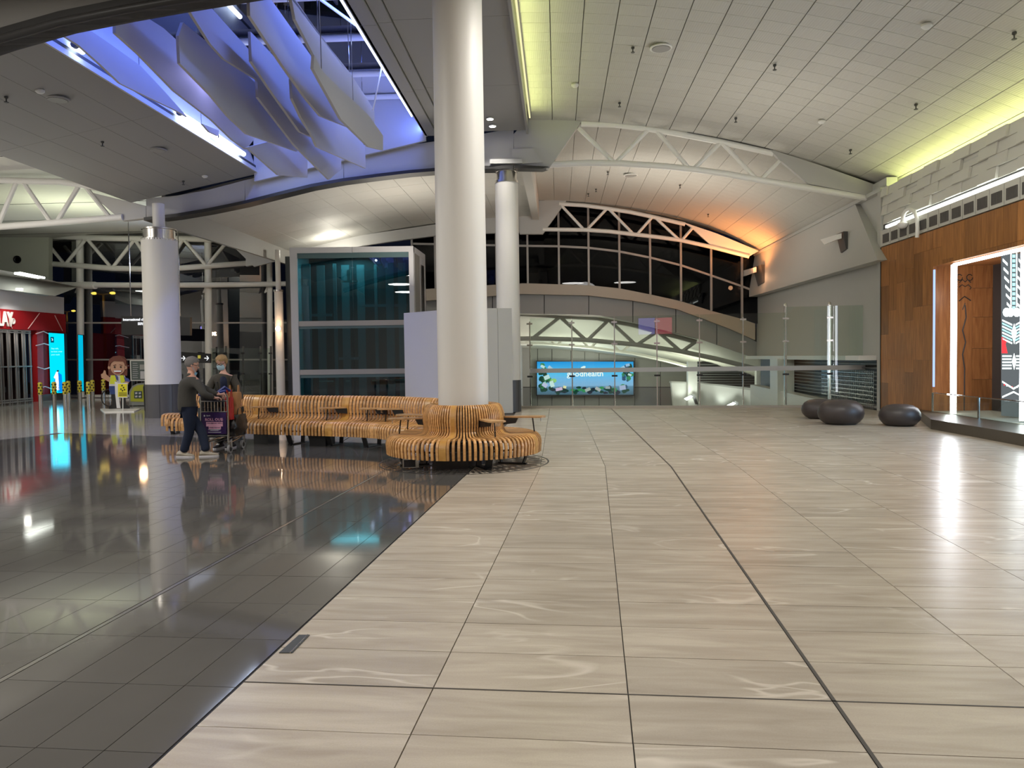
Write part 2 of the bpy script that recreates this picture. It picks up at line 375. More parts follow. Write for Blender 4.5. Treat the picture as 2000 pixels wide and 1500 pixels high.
# wider movement joints
def joint(a, b, w_, m=None, nm='movement_joint'):
    n_ = V((-(b-a).y, (b-a).x, 0)).normalized()*w_/2; z = V((0, 0, .0004))
    MB().slab([a-n_+z, b-n_+z, b+n_+z, a+n_+z], (0, 0, .0006)).build(nm, m or M_SLAB, FLOOR)
X3 = GX[3]
joint(TG(X3, -3), TG(X3, 10.81), .020); joint(TG(X3-.008, -3), TG(X3-.008, 10.81), .003, M_STEEL, 'joint_edge')
joint(TG(X3, 10.81), TG(X3, 10.81)+fdir*11.8, .02)
joint(TG(-1.70, 3.502), TG(8.0, 3.502), .010)
# polished dark grey tiles, left of the sandstone
dslab = MB().slab([TG(-1.70, -12, -0.0139), TG(-1.705, -12, -0.0139), TG(-1.705, 15, -0.0139), TG(-1.70, 15, -0.0139)], (0, 0, 0.0128))
FLOOR2 = struct(dslab, 'floor', MATS['black_metal'], label='dark edge strip between the polished grey tiles and the sandstone')
E1, E2, E3 = flo(0, 859), flo(132, 846), flo(285, 851)
n12 = V((E2-E1).yx.to_3d()); n12 = V(((E2-E1).y, -(E2-E1).x, 0)).normalized(); n23 = V(((E3-E2).y, -(E3-E2).x, 0)).normalized()
DX = [-1.71, -1.965, -2.26, -2.585]+[-2.91-0.325*k for k in range(0, 48)]
DY = [3.44+0.61*k for k in range(-25, 24)]
tl = []; pale = []
for i in range(len(DX)-1):
    for j in range(len(DY)-1):
        x0, x1 = DX[i+1], DX[i]
        if i == 4: x1 -= 0.0
        dy = 0
        q = [TG(x0, DY[j]+dy), TG(x1, DY[j]+dy), TG(x1, DY[j+1]+dy), TG(x0, DY[j+1]+dy)]
        if abs(x1+2.91) < 1e-6: q = [TG(x0, DY[j]), TG(x1-0.02, DY[j]), TG(x1-0.02, DY[j+1]), TG(x0, DY[j+1])]
        if abs(x0+2.91) < 1e-6: q = [TG(x0+0.02, DY[j]), TG(x1, DY[j]), TG(x1, DY[j+1]), TG(x0+0.02, DY[j+1])]
        c = sum(q, V((0, 0, 0)))/4
        E, n = (E2, n12) if c.x < E2.x else (E2, n23)
        q = clip(q, V((E.x, E.y, 0)), n)
        if len(q) > 2: tl.append(q)
lay(tl, FLOOR2, 'floor_tile', M_DARKTILE, 299, 0.0022)
MB().slab([TG(-2.925, -12, -0.0139), TG(-2.895, -12, -0.0139), TG(-2.895, 14.6, -0.0139), TG(-2.925, 14.6, -0.0139)], (0, 0, 0.0136)).build('expansion_joint', M_STEEL, FLOOR2)
# pale tiles in front of the shops
pslab = MB().slab([(-29, 15.5, -0.0139), (-28.99, 15.5, -0.0139), (-28.99, 15.51, -0.0139), (-29, 15.51, -0.0139)], (0, 0, 0.002))
FLOOR3 = struct(pslab, 'floor', M_SLAB, label='pale grey polished floor in front of the red shop')
tl = []
for i in range(34):
    for j in range(28):
        t0, l0 = -31+i*0.9, 12.6+j*0.9
        q = [B(t0, l0, 0), B(t0+0.9, l0, 0), B(t0+0.9, l0+0.9, 0), B(t0, l0+0.9, 0)]
        c = sum(q, V((0, 0, 0)))/4
        E, n = (E2, -n12) if c.x < E2.x else (E2, -n23)
        q = clip(q, V((E.x, E.y, 0)), n)
        if len(q) > 2: q = clip(q, V((-0.75, 17, 0)), V((-1, 0.06, 0)).normalized())
        if len(q) > 2: tl.append(q)
lay(tl, FLOOR3, 'floor_tile', M_FARTILE, 160, 0.003)
# service hatch on the edge of the grey floor
h = thing('floor_hatch', 'dark grey rectangular service hatch set across the edge of the grey tiles', 'hatch', TG(-1.67, 4.2))
hq = [flo(545, 1276), flo(571, 1276), flo(605, 1241), flo(584, 1241)]
MB().slab([p+V((0, 0, 0.0005)) for p in hq], (0, 0, 0.004)).build('plate', mat('hatch_grey', (0.06, 0.065, 0.065), 0.5), h)
e1, e2 = hq[1], hq[2]
MB().tube([e1+V((-0.012, 0, 0.005)), e2+V((-0.012, 0, 0.005))], 0.003, 6).build('trim', M_STEEL, h)

# ================================================================== CEILINGS
def zb(s): return 7.02-0.0127*s*s
def zc(s): return 8.15-0.0195*s*s
def sheet(ts, ls, zf, th):
    m = MB(); n = len(ts)
    for l0, l1 in zip(ls[:-1], ls[1:]):
        m.strip([B(t, l0, zf(t)) for t in ts], [B(t, l1, zf(t)) for t in ts], (0, 0, th))
    return m
CEIL = struct(sheet([-0.78+0.68*i for i in range(16)], [-12, 34.2], lambda t: zc(t+1.3)+0.06-(0.05*max(0, t+1.3-7)**2)*0, 0.08), 'ceiling', M_CEILB)
NT = 17; dt = 0.645
cells = []
for j in range(54):
    l0 = 9.0+j*0.46
    if l0 > 33: break
    for i in range(NT):
        cells.append((l0, -0.72+i*dt))
def ceil_tile(mb, l0, t0, g=0.009):
    ex = (lambda t: 0.05*max(0, t+1.3-7)**2) if l0 > 21.6 else (lambda t: 0)
    q = [(t0+g, l0+g*.5), (t0+dt-g, l0+g*.5), (t0+dt-g, l0+0.46-g*.5), (t0+g, l0+0.46-g*.5)]
    lo = [B(t, l, zc(t+1.3)-ex(t)) for t, l in q]
    mb.hexa(lo, [p+V((0, 0, 0.02)) for p in lo])
vis = sorted([c for c in cells if inview(B(c[1]+.3, c[0]+.3, zc(c[1]+1.6)), 20)], key=lambda c: c[0]+0.15*abs(c[1]))
rest = MB()
for k, c in enumerate(vis):
    if k < 300: mb = MB(); ceil_tile(mb, *c); mb.build('ceiling_tile', M_CEILT, CEIL)
    else: ceil_tile(rest, *c, g=0.006)
vs_ = set(vis)
for c in cells:
    if c not in vs_: ceil_tile(rest, *c)
rest.build('ceiling_tiles_beyond', M_CEILT, CEIL, kind='stuff')
sheet([-0.72+dt*i for i in range(NT+1)], [-12, -5, 2, 9.0], lambda t: zc(t+1.3), 0.02).build('ceiling_panel', M_CEILT, CEIL)

# spine soffit right of the skylight, in panels
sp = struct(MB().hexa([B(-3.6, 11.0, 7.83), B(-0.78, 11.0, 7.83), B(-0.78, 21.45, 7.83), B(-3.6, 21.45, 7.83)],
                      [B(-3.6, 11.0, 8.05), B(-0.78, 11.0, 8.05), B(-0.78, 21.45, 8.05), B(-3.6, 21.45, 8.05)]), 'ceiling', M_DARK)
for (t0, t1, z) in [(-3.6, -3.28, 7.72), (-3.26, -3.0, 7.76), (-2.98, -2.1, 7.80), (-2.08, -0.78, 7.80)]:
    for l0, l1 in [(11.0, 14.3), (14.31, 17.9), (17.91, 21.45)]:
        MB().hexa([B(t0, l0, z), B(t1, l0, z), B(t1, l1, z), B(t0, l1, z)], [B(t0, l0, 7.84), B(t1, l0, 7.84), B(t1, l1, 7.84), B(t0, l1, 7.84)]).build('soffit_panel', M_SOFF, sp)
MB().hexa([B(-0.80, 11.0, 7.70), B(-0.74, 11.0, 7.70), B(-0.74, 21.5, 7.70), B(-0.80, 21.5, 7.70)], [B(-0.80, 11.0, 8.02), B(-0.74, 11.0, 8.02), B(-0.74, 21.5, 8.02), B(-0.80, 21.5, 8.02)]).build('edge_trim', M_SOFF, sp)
# left soffit: long sloping boards
def zl(t): return 6.85+(t+8.45)*0.192
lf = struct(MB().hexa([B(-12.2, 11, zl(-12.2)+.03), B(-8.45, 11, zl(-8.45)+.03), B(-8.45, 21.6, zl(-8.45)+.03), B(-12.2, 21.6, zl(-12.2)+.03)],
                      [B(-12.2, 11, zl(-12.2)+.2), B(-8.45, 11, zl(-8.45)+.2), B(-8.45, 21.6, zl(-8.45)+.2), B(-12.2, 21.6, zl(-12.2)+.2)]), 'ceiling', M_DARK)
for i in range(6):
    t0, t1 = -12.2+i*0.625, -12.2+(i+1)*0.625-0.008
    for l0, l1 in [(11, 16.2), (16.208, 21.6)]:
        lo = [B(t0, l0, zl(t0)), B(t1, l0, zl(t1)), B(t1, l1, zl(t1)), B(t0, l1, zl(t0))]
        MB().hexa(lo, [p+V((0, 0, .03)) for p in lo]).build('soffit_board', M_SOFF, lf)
# skylight shaft
SKZ = 8.8
sk = struct(MB().hexa([B(-8.5, 21.45, 6.6), B(-3.6, 21.45, 7.6), B(-3.6, 21.55, 7.6), B(-8.5, 21.55, 6.6)], [B(-8.5, 21.45, SKZ+.2), B(-3.6, 21.45, SKZ+.2), B(-3.6, 21.55, SKZ+.2), B(-8.5, 21.55, SKZ+.2)]), 'window_1', M_FIN, label='skylight over the left half of the hall, dark sky behind its glass')
MB().hexa([B(-3.62, 11.2, 7.72), B(-3.55, 11.2, 7.72), B(-3.55, 21.5, 7.72), B(-3.62, 21.5, 7.72)], [B(-3.62, 11.2, SKZ+.2), B(-3.55, 11.2, SKZ+.2), B(-3.55, 21.5, SKZ+.2), B(-3.62, 21.5, SKZ+.2)]).build('shaft_side', M_FIN, sk)
MB().hexa([B(-8.45, 11.2, 6.85), B(-8.4, 11.2, 6.85), B(-8.4, 21.5, 6.85), B(-8.45, 21.5, 6.85)], [B(-9.3, 11.2, SKZ+.2), B(-9.2, 11.2, SKZ+.2), B(-9.2, 21.5, SKZ+.2), B(-9.3, 21.5, SKZ+.2)]).build('shaft_side', M_FIN, sk)
MB().hexa([B(-9.4, 11.15, 7.0), B(-3.5, 11.15, 7.7), B(-3.5, 11.25, 7.7), B(-9.4, 11.25, 7.0)], [B(-9.4, 11.15, SKZ+.2), B(-3.5, 11.15, SKZ+.2), B(-3.5, 11.25, SKZ+.2), B(-9.4, 11.25, SKZ+.2)]).build('shaft_end', M_FIN, sk)
M_SKYGL = glass('skylight_glass', (0.25, 0.28, 0.4), 0.06)
ls = [11.2, 13.2, 15.4, 17.4, 19.6, 21.5]
for l0, l1 in zip(ls[:-1], ls[1:]):
    if l0 < 19:
        MB().hexa([B(-9.3, l0, SKZ+.1), B(-3.5, l0, SKZ+.1), B(-3.5, l1-.03, SKZ+.1), B(-9.3, l1-.03, SKZ+.1)], [B(-9.3, l0, SKZ+.12), B(-3.5, l0, SKZ+.12), B(-3.5, l1-.03, SKZ+.12), B(-9.3, l1-.03, SKZ+.12)]).build('glass_pane', M_SKYGL, sk)
    else:
        MB().hexa([B(-9.3, l0, SKZ+.1), B(-3.5, l0, SKZ+.1), B(-3.5, l1-.03, SKZ+.1), B(-9.3, l1-.03, SKZ+.1)], [B(-9.3, l0, SKZ+.15), B(-3.5, l0, SKZ+.15), B(-3.5, l1-.03, SKZ+.15), B(-9.3, l1-.03, SKZ+.15)]).build('roof_panel', M_FIN, sk)
for l in ls[1:-1]+[21.35]:
    MB().tube([B(-9.2, l, SKZ), B(-3.62, l, SKZ)], 0.075, 10).build('purlin', M_TUBE, sk, True)
MB().tube([onT(600, -20, -4.4), onT(713, 62, -3.7)], 0.03, 8).build('brace_rod', M_TUBE, sk)
MB().tube([onT(747, 122, -3.75), onT(728, 216, -4.0)], 0.02, 8).build('brace_rod', M_TUBE, sk)
# left bay, bay beyond and rear ceilings
c3 = struct(sheet([-32, -12.15], [-12, 37.5], lambda t: 7.12, 0.1), 'ceiling', M_CEIL)
for l in [14, 17, 20, 23, 26, 29, 32]:
    MB().hexa([B(-30, l, 7.11), B(-12.2, l, 7.11), B(-12.2, l+.02, 7.11), B(-30, l+.02, 7.11)], [B(-30, l, 7.125), B(-12.2, l, 7.125), B(-12.2, l+.02, 7.125), B(-30, l+.02, 7.125)]).build('seam', M_DARK, c3)
tb = [-11.4+0.885*i for i in range(13)]
bay = struct(sheet(tb, [22.0, 34.2], lambda t: zb(t+1.3)+0.50, 0.06), 'ceiling', M_CEILB)
for i in range(12):
    for l0 in [22.02+1.22*k for k in range(10)]:
        t0, t1, l1 = tb[i]+.006, tb[i+1]-.006, l0+1.208
        z = lambda t: zb(t+1.3)+0.47
        lo = [B(t0, l0, z(t0)), B(t1, l0, z(t1)), B(t1, l1, z(t1)), B(t0, l1, z(t0))]
        MB().hexa(lo, [p+V((0, 0, .03)) for p in lo]).build('ceiling_panel', M_CEIL, bay)
MB().hexa([B(-11.5, 22.0, 5.50), B(-11.38, 22.0, 5.50), B(-11.38, 34, 5.62), B(-11.5, 34, 5.62)], [B(-11.5, 22.0, 7.1), B(-11.38, 22.0, 7.1), B(-11.38, 34, 7.1), B(-11.5, 34, 7.1)]).build('edge_fascia', M_SOFF, bay)
MB().hexa([B(-1.0, 22.1, 6.95), B(-0.72, 22.1, 6.95), B(-0.72, 32.6, 7.3), B(-1.0, 32.6, 7.3)], [B(-1.0, 22.1, 8.2), B(-0.72, 22.1, 8.2), B(-0.72, 32.6, 8.2), B(-1.0, 32.6, 8.2)]).build('bulkhead_side', M_CEIL, bay)
# rear part of the spine and left (behind and above the camera)
struct(sheet([-12.2, -8.4, -3.6, -0.75], [-12, 11.0], lambda t: 7.75, 0.1), 'ceiling', M_CEIL)

# ================================================================== GIRDERS AND TRUSSES
def arch_plate(root, l, pairs, thick=0.24, m=M_GIRD, name='web_plate', inplane=None):
    for (a, b) in pairs:
        # a,b = lists of (px,py) lower and upper edge on the girder plane
        A = [onL(x, y, l) for x, y in a]; Bq = [onL(x, y, l) for x, y in b]
        d = V((KL, 1, 0)).normalized()*thick
        MB().strip(A, Bq, d).build(name, m, root)
G1 = 21.7
g1 = thing('plate_girder', 'long curved grey plate girder arching from the left column across to the second column', 'girder', B(-5, G1, 6.5))
lowP = [(285, 426), (345, 419), (410, 408), (478, 394), (545, 377), (610, 361), (671, 350), (740, 341), (800, 334), (850, 330), (930, 326), (1003, 325)]
upP = [(285, 402), (345, 396), (410, 384), (478, 366), (545, 350), (610, 331), (671, 317), (740, 305), (800, 295), (850, 288), (930, 276), (1003, 262)]
upP = [(x, y-(14 if x <= 610 else 12 if x >= 740 else 6)) for x, y in upP]
def seg(i, j): return (lowP[i:j+1], upP[i:j+1])
for i, j in [(0, 3), (3, 6), (6, 9), (9, 11)]:
    lo, up = seg(i, j); lo = [list(p) for p in lo]; up = [list(p) for p in up]; lo[0][0] += 1.2; up[0][0] += 0.2
    arch_plate(g1, G1, [(lo, up)])
fl = MB(); d = V((KL, 1, 0)).normalized()
A = [onL(x, y, G1)-d*0.12 for x, y in lowP]; fl.strip(A, [p+V((0, 0, -0.09)) for p in A], d*0.48); fl.build('bottom_flange', M_DARK, g1)
# gusset at the right end of the girder, above the second column
rg = [(1005, 326), (1072, 329), (1143, 226), (1037, 224), (1003, 262)]
MB().slab([onL(x, y, G1) for x, y in rg], d*0.2).build('end_gusset', M_GIRD, g1)
MB().slab([onL(x, y, G1)-d*.1 for x, y in [(1005, 330), (1060, 331), (1072, 327), (1005, 323)]], d*0.4).build('flange_plate', M_DARK, g1)
MB().slab([onL(x, y, G1)-d*0.05 for x, y in [(1000, 292), (1040, 290), (1060, 318), (1000, 322)]], d*0.1).build('stiffener', M_GIRD, g1)
lg = [(171, 374), (285, 402), (285, 426), (238, 431)]
MB().slab([onL(x, y, G1) for x, y in lg], d*0.2).build('end_gusset', M_GIRD, g1)
def truss(root, l, top, bot, diag, rc, rd, m=M_TUBE):
    MB().tube([onL(x, y, l) for x, y in top], rc, 12).build('top_chord', m, root, True)
    MB().tube([onL(x, y, l) for x, y in bot], rc, 12).build('bottom_chord', m, root, True)
    for a, b in diag:
        MB().tube([onL(a[0], a[1], l), onL(b[0], b[1], l)], rd, 8).build('web_tube', m, root, True)
t1 = thing('roof_truss', 'big white tubular truss arching under the tiled ceiling to the right of the second column', 'truss', B(4, G1, 6.8))
truss(t1, G1+.1, [(1135, 241), (1200, 243), (1260, 250), (1320, 260), (1400, 275), (1460, 288), (1510, 299)],
      [(1068, 322), (1150, 318), (1210, 319), (1300, 325), (1358, 331), (1420, 340), (1487, 352), (1560, 364), (1692, 386)],
      [((1130, 250), (1200, 318)), ((1203, 318), (1267, 252)), ((1282, 255), (1345, 328)), ((1355, 330), (1408, 278)), ((1411, 280), (1477, 349)), ((1487, 350), (1526, 311))], 0.088, 0.062)
MB().slab([onL(x, y, G1) for x, y in [(1503, 291), (1600, 322), (1728, 367), (1700, 382), (1578, 358), (1524, 313)]], d*0.12).build('end_gusset', M_GIRD, t1)
MB().strip([onL(x, y, G1-.02) for x, y in [(1140, 232), (1260, 243), (1400, 268), (1510, 293)]], [onL(x, y, G1-.02)+V((0, 0, .05)) for x, y in [(1140, 232), (1260, 243), (1400, 268), (1510, 293)]], d*0.25).build('gasket_rail', M_DARK, t1)
t0 = thing('roof_truss', 'white tubular truss at the upper left edge, left of the left column', 'truss', B(-15, G1, 6.2))
truss(t0, G1, [(-160, 352), (-60, 350), (0, 352), (60, 354), (120, 355), (200, 368)], [(-160, 455), (-60, 449), (0, 443), (80, 437), (150, 431), (240, 424)],
      [((-60, 449), (-30, 352)), ((-30, 352), (-8, 443)), ((-5, 443), (33, 354)), ((45, 355), (100, 435)), ((110, 435), (155, 362)), ((165, 362), (215, 425))], 0.095, 0.065)
G2 = 32.8
g2 = thing('plate_girder', 'far curved grey plate girder behind the lift tower', 'girder', B(-5, G2, 6.6))
lo2 = [(480, 520), (540, 508), (600, 499), (657, 489), (727, 477), (790, 468), (851, 460), (930, 456), (1003, 454), (1020, 454)]
up2 = [(480, 505), (540, 492), (600, 480), (657, 468), (727, 456), (790, 447), (851, 438), (930, 425), (1003, 400), (1020, 393)]
for i, j in [(0, 3), (3, 5), (5, 9)]:
    arch_plate(g2, G2, [(lo2[i:j+1], up2[i:j+1])], 0.2)
MB().slab([onL(x, y, G2-.05) for x, y in [(1015, 393), (1108, 390), (1060, 457), (1015, 457)]], d*0.2).build('end_gusset', M_GIRD, g2)
t2 = thing('roof_truss', 'small white tubular truss in front of the far dark clerestory, lit orange', 'truss', B(4, G2, 6.6))
truss(t2, G2, [(1092, 398), (1140, 401), (1185, 407), (1230, 414), (1273, 423), (1338, 438)],
      [(1060, 448), (1144, 449), (1190, 452), (1241, 458), (1285, 463), (1329, 469), (1393, 483), (1463, 501)],
      [((1097, 402), (1141, 449)), ((1146, 449), (1185, 408)), ((1189, 408), (1238, 458)), ((1244, 458), (1274, 424)), ((1281, 426), (1327, 469)), ((1332, 469), (1352, 446))], 0.085, 0.06)
MB().slab([onL(x, y, G2) for x, y in [(1335, 434), (1400, 456), (1482, 490), (1463, 501), (1393, 483), (1352, 446)]], d*0.1).build('end_gusset', M_TUBE, t2)
G0 = 11.0
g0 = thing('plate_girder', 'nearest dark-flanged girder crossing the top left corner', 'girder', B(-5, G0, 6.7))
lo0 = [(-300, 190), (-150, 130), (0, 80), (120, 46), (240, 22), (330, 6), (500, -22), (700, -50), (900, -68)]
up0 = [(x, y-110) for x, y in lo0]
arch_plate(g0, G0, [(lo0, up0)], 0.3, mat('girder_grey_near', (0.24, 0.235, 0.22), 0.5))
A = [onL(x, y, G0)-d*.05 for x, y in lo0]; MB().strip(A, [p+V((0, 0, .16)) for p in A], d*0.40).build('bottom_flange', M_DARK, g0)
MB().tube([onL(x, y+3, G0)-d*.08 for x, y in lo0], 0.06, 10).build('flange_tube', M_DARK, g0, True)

# ================================================================== COLUMNS
def column(label, base, r, ztop, zbase, post_top, rp, top_r=None, collar=True, cladding=True):
    c = thing('column', label, 'column', base)
    MB().lathe(base, [(r, zbase), (r, 2.0), (r*0.985, 4.0), (top_r or r*0.97, ztop)], 48).build('shaft', M_COLM, c, True)
    if cladding:
        cl = MB().lathe(base, [(r*1.01, 0), (r*1.01, zbase)], 48).build('base_cladding', M_COLB, c, True)
        for a in (0.4, 2.0, 3.6, 4.9, 5.6):
            p = base+V((math.cos(a), math.sin(a), 0))*(r*1.012)
            MB().box(p+V((0, 0, zbase/2)), (0.006, 0.006, zbase*0.99), a).build('joint', M_BLACK, c)
    if collar:
        MB().lathe(base, [(r*0.80, ztop), (r*0.88, ztop), (r*0.88, ztop+0.26), (r*0.96, ztop+0.27), (r*0.96, ztop+0.30), (r*0.7, ztop+0.30)], 40).build('collar', M_STEEL, c, True)
        MB().lathe(base, [(r*1.0, ztop-0.04), (r*1.0, ztop+0.02)], 40).build('collar_ring', M_STEEL, c, True)
    MB().lathe(base, [(rp, ztop), (rp, post_top)], 24).build('post', M_COLM, c, True)
    return c
C1 = flo(907, 902); C1.z = 0
column('huge white round column in the centre, ringed by the slatted seat', C1, 0.372, 6.83, 0.86, 8.0, 0.2)
C2 = atD(994, 700, 21.95); C2.z = 0
column('second white column just right of the central one, steel collar and dark base', C2, 0.335, 6.50, 0.90, 7.3, 0.2)
C3 = atD(318, 700, 21.6); C3.z = 0
column('left white column with steel collar and dark base, behind the two people', C3, 0.475, 4.95, 0.93, 5.95, 0.16, top_r=0.475)
MB().slab([C2+V((a, b, 6.93)) for a, b in [(-.45, -.4), (.45, -.4), (.3, .3), (-.3, .3)]], (0, 0, 0.12)).build('bearing_plate', M_GIRD, bpy.data.objects['column.001'])
# ================================================================== RIGHT WALL (timber portal, tiled band, cove)
TW = 8.47; L0 = 20.75
def wbox(mb, t0, t1, l0, l1, z0, z1):
    return mb.hexa([B(t0, l0, z0), B(t1, l0, z0), B(t1, l1, z0), B(t0, l1, z0)], [B(t0, l0, z1), B(t1, l0, z1), B(t1, l1, z1), B(t0, l1, z1)])
LO, LN, ZO = 17.95, 9.6, 3.46          # opening: far edge, near edge, head height
wr = MB(); wbox(wr, TW+.03, TW+.25, LO+.02, L0, 0, 4.27); wbox(wr, TW+.03, TW+.25, -12, LN, 0, 4.27); wbox(wr, TW+.03, TW+.25, LN, LO+.02, ZO+.02, 4.27)
WR = struct(wr, 'wall_right', M_DARK, label='timber clad portal wall on the right')
# veneer boards, staggered
l = L0; k = 0; nb = 0
rnd = random.Random(3)
while l > 6.0:
    w_ = 0.46; z = 0.0; z += 0
    cuts = [0.0]; zz = rnd.choice([0.75, 1.05, 1.35])
    while zz < 4.2: cuts.append(zz); zz += 1.25
    cuts.append(4.27)
    for z0, z1 in zip(cuts[:-1], cuts[1:]):
        la, lb = l-w_+.003, l
        if lb > LO > la: la = LO
        if la < LN < lb: la = LN
        inside = lb <= LO+1e-6 and la >= LN-1e-6
        if la == LO and lb > LO and z1 > 0:
            # the part of this board over the opening
            za = max(z0, ZO)
            if z1 > za: wbox(MB(), TW, TW+.03, l-w_+.003, LO, za+.0015, z1-.0015).build('timber_panel', M_WOODP, WR)
        if inside:
            if z1 <= ZO: continue
            z0 = max(z0, ZO)
        MB_ = MB(); wbox(MB_, TW-rnd.uniform(0, .0015), TW+.03, la, lb, z0+.0015, z1-.0015)
        MB_.build('timber_panel', M_WOODP, WR)
    l -= w_
wp = MB(); wbox(wp, TW, TW+.03, -12, 6.0, 0, 4.27); wp.build('timber_panel', M_WOODP, WR)
wbox(MB(), TW-.012, TW+.2, L0, L0+.03, 0, 4.27).build('end_trim', M_BLACK, WR)
# grille band
gb = struct(wbox(MB(), TW-.02, TW+.2, -12, L0, 4.29, 4.70), 'wall_right', M_WALLT, label='white band of square air grilles above the timber')
l = L0-0.15
while l > 8.5:
    wbox(MB(), TW-.028, TW-.015, l-.36, l, 4.36, 4.58).build('grille', M_BLACK, gb)
    gm = MB()
    for j in range(9): wbox(gm, TW-.038, TW-.026, l-.36+.04*j+.004, l-.36+.04*j+.018, 4.36, 4.58)
    gm.build('grille_bars', mat('grille_grey', (0.16, 0.15, 0.14), 0.5) if 'grille_grey' not in MATS else MATS['grille_grey'], gb)
    wbox(MB(), TW-.023, TW-.019, l-.435, l-.43, 4.30, 4.69).build('joint', M_DARK, gb)
    l -= 0.50
# tiled band above
tb_ = struct(wbox(MB(), TW+.06, TW+.2, -12, L0, 4.70, 5.80), 'wall_right', M_DARK, label='stepped white tile band over the light strip')
rr = random.Random(5)
for row in range(4):
    z0 = 4.86+row*0.235; l = L0-0.02-0.19*row*0; k = 0
    l = L0 + (0.33 if row % 2 else 0)
    while l > 5.5:
        le = min(l, L0); ls_ = l-0.66+.004
        st = (0.0, 0.045, 0.02, 0.06)[(k+row) % 4]
        # each tile tilts: its lower edge stands proud
        a, b_ = TW+.03-st, TW+.05
        lo = [B(a, ls_, z0), B(b_, ls_, z0), B(b_, le, z0), B(a, le, z0)]
        hi = [B(a+.035, ls_, z0+.233), B(b_+.01, ls_, z0+.233), B(b_+.01, le, z0+.233), B(a+.035, le, z0+.233)]
        MB().hexa(lo, hi).build('wall_tile', M_WALLT, tb_)
        l -= 0.66; k += 1
wbox(MB(), TW+.0, TW+.05, -12, 5.5, 4.86, 5.80).build('wall_panel', M_WALLT, tb_)
led = MB(); wbox(led, TW+.0, TW+.05, -2, L0-.25, 4.735, 4.80)
o = led.build('cove_light', M_LEDC); tag(o, 'long bright white light strip running above the air grilles on the right wall', 'light')
# ledge + yellow uplights hidden behind the wall head
struct(wbox(MB(), TW+.05, 10.12, -12, L0, 5.45, 5.50), 'trim_1', M_WALL, label='ledge behind the head of the tiled wall')
struct(wbox(MB(), 10.12, 10.25, -12, 34, -3, 6.6), 'wall_right', M_CEIL)
ups = wbox(MB(), 9.0, 9.1, 7, 20.0, 5.51, 5.55).build('cove_tube', emis('tube_yellow', (1.0, 0.93, 0.42), 5)); tag(ups, 'yellow tube light lying on the ledge behind the tiled wall', 'light')
YEL = (0.90, 0.98, 0.36)
for l in (9.5, 14.2, 18.6):
    light('AREA', B(8.95, l, 5.62), 38 if l > 10 else 30, YEL, 0.12, size_y=4.4, target=B(8.45, l, 9), along=V((KL, 1, 0)), name='cove_uplight')
# yellow edge light along the spine soffit
ups = wbox(MB(), -0.70, -0.66, 10.5, 21.0, 7.98, 8.01).build('cove_tube', emis('tube_yellow_2', (1.0, 0.95, 0.5), 1.0)); tag(ups, 'yellow tube light along the edge of the central soffit', 'light')
for l in (12.5, 18): light('AREA', B(-0.70, l, 7.74), 26, YEL, 0.06, size_y=5.4, target=B(0.2, l, 8.4), along=V((KL, 1, 0)), name='cove_uplight')

# display recess
rc = thing('display_recess', 'lit display niche in the timber wall with carved figure panel and gravel bed', 'display', B(9.3, 16, 0.2))
M_REC = M_WOODR
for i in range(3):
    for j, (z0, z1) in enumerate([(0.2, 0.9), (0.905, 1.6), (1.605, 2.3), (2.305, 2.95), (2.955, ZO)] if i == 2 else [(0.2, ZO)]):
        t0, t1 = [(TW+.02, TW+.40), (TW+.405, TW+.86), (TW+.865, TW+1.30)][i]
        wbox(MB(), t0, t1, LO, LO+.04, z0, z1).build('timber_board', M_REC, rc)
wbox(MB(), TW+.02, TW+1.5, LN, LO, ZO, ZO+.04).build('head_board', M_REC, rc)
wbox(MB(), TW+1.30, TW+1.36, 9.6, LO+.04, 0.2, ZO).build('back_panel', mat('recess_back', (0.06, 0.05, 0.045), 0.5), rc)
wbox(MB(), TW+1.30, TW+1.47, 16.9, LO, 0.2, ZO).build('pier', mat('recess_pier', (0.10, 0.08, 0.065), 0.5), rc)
# carved line figure, incised as dark inlay
cv = MB()
def P(px, py): return onL(px, py, LO-.012)
def ln(pts, r=0.012): cv.tube([P(x, y) for x, y in pts], r, 6)
ln([(1885, 596), (1887, 620), (1880, 645), (1886, 668), (1880, 692), (1884, 720), (1883, 806)])
ln([(1873, 588), (1884, 579), (1896, 587)]); ln([(1880, 605), (1885, 592)], .008)
for cx in (1874, 1894):
    ln([(cx+6*math.cos(a), 542+6*math.sin(a)) for a in [k*0.7 for k in range(9)]], .009)
ln([(1874, 552), (1880, 546), (1885, 551), (1890, 546), (1896, 552)], .009); ln([(1873, 561), (1879, 556), (1885, 560), (1891, 556), (1897, 562), (1894, 565)], .009)
cv.build('carved_line', M_BLACK, rc)
gv = wbox(MB(), TW-.02, 9.8, LN, LO, 0.13, 0.20).build('gravel_bed', mat('gravel', (0.42, 0.38, 0.32), 0.8, noise=0.9, nscale=45, bump=1.0, bscale=60), rc)
# plinth
pl = [flo(1790, 814), flo(1818, 838), flo(1900, 853), flo(2000, 872), V((8.2, 8, 0)), V((9.3, 8, 0)), V((9.6, 18.2, 0))]
po = MB().slab(pl, (0, 0, 0.195)).build('plinth', mat('plinth_bronze', (0.10, 0.085, 0.065), 0.35, 0.3, noise=0.2, nscale=3)); tag(po, 'low dark bronze plinth along the foot of the timber display niche', 'plinth')
pl2 = [p*1 for p in pl]; 
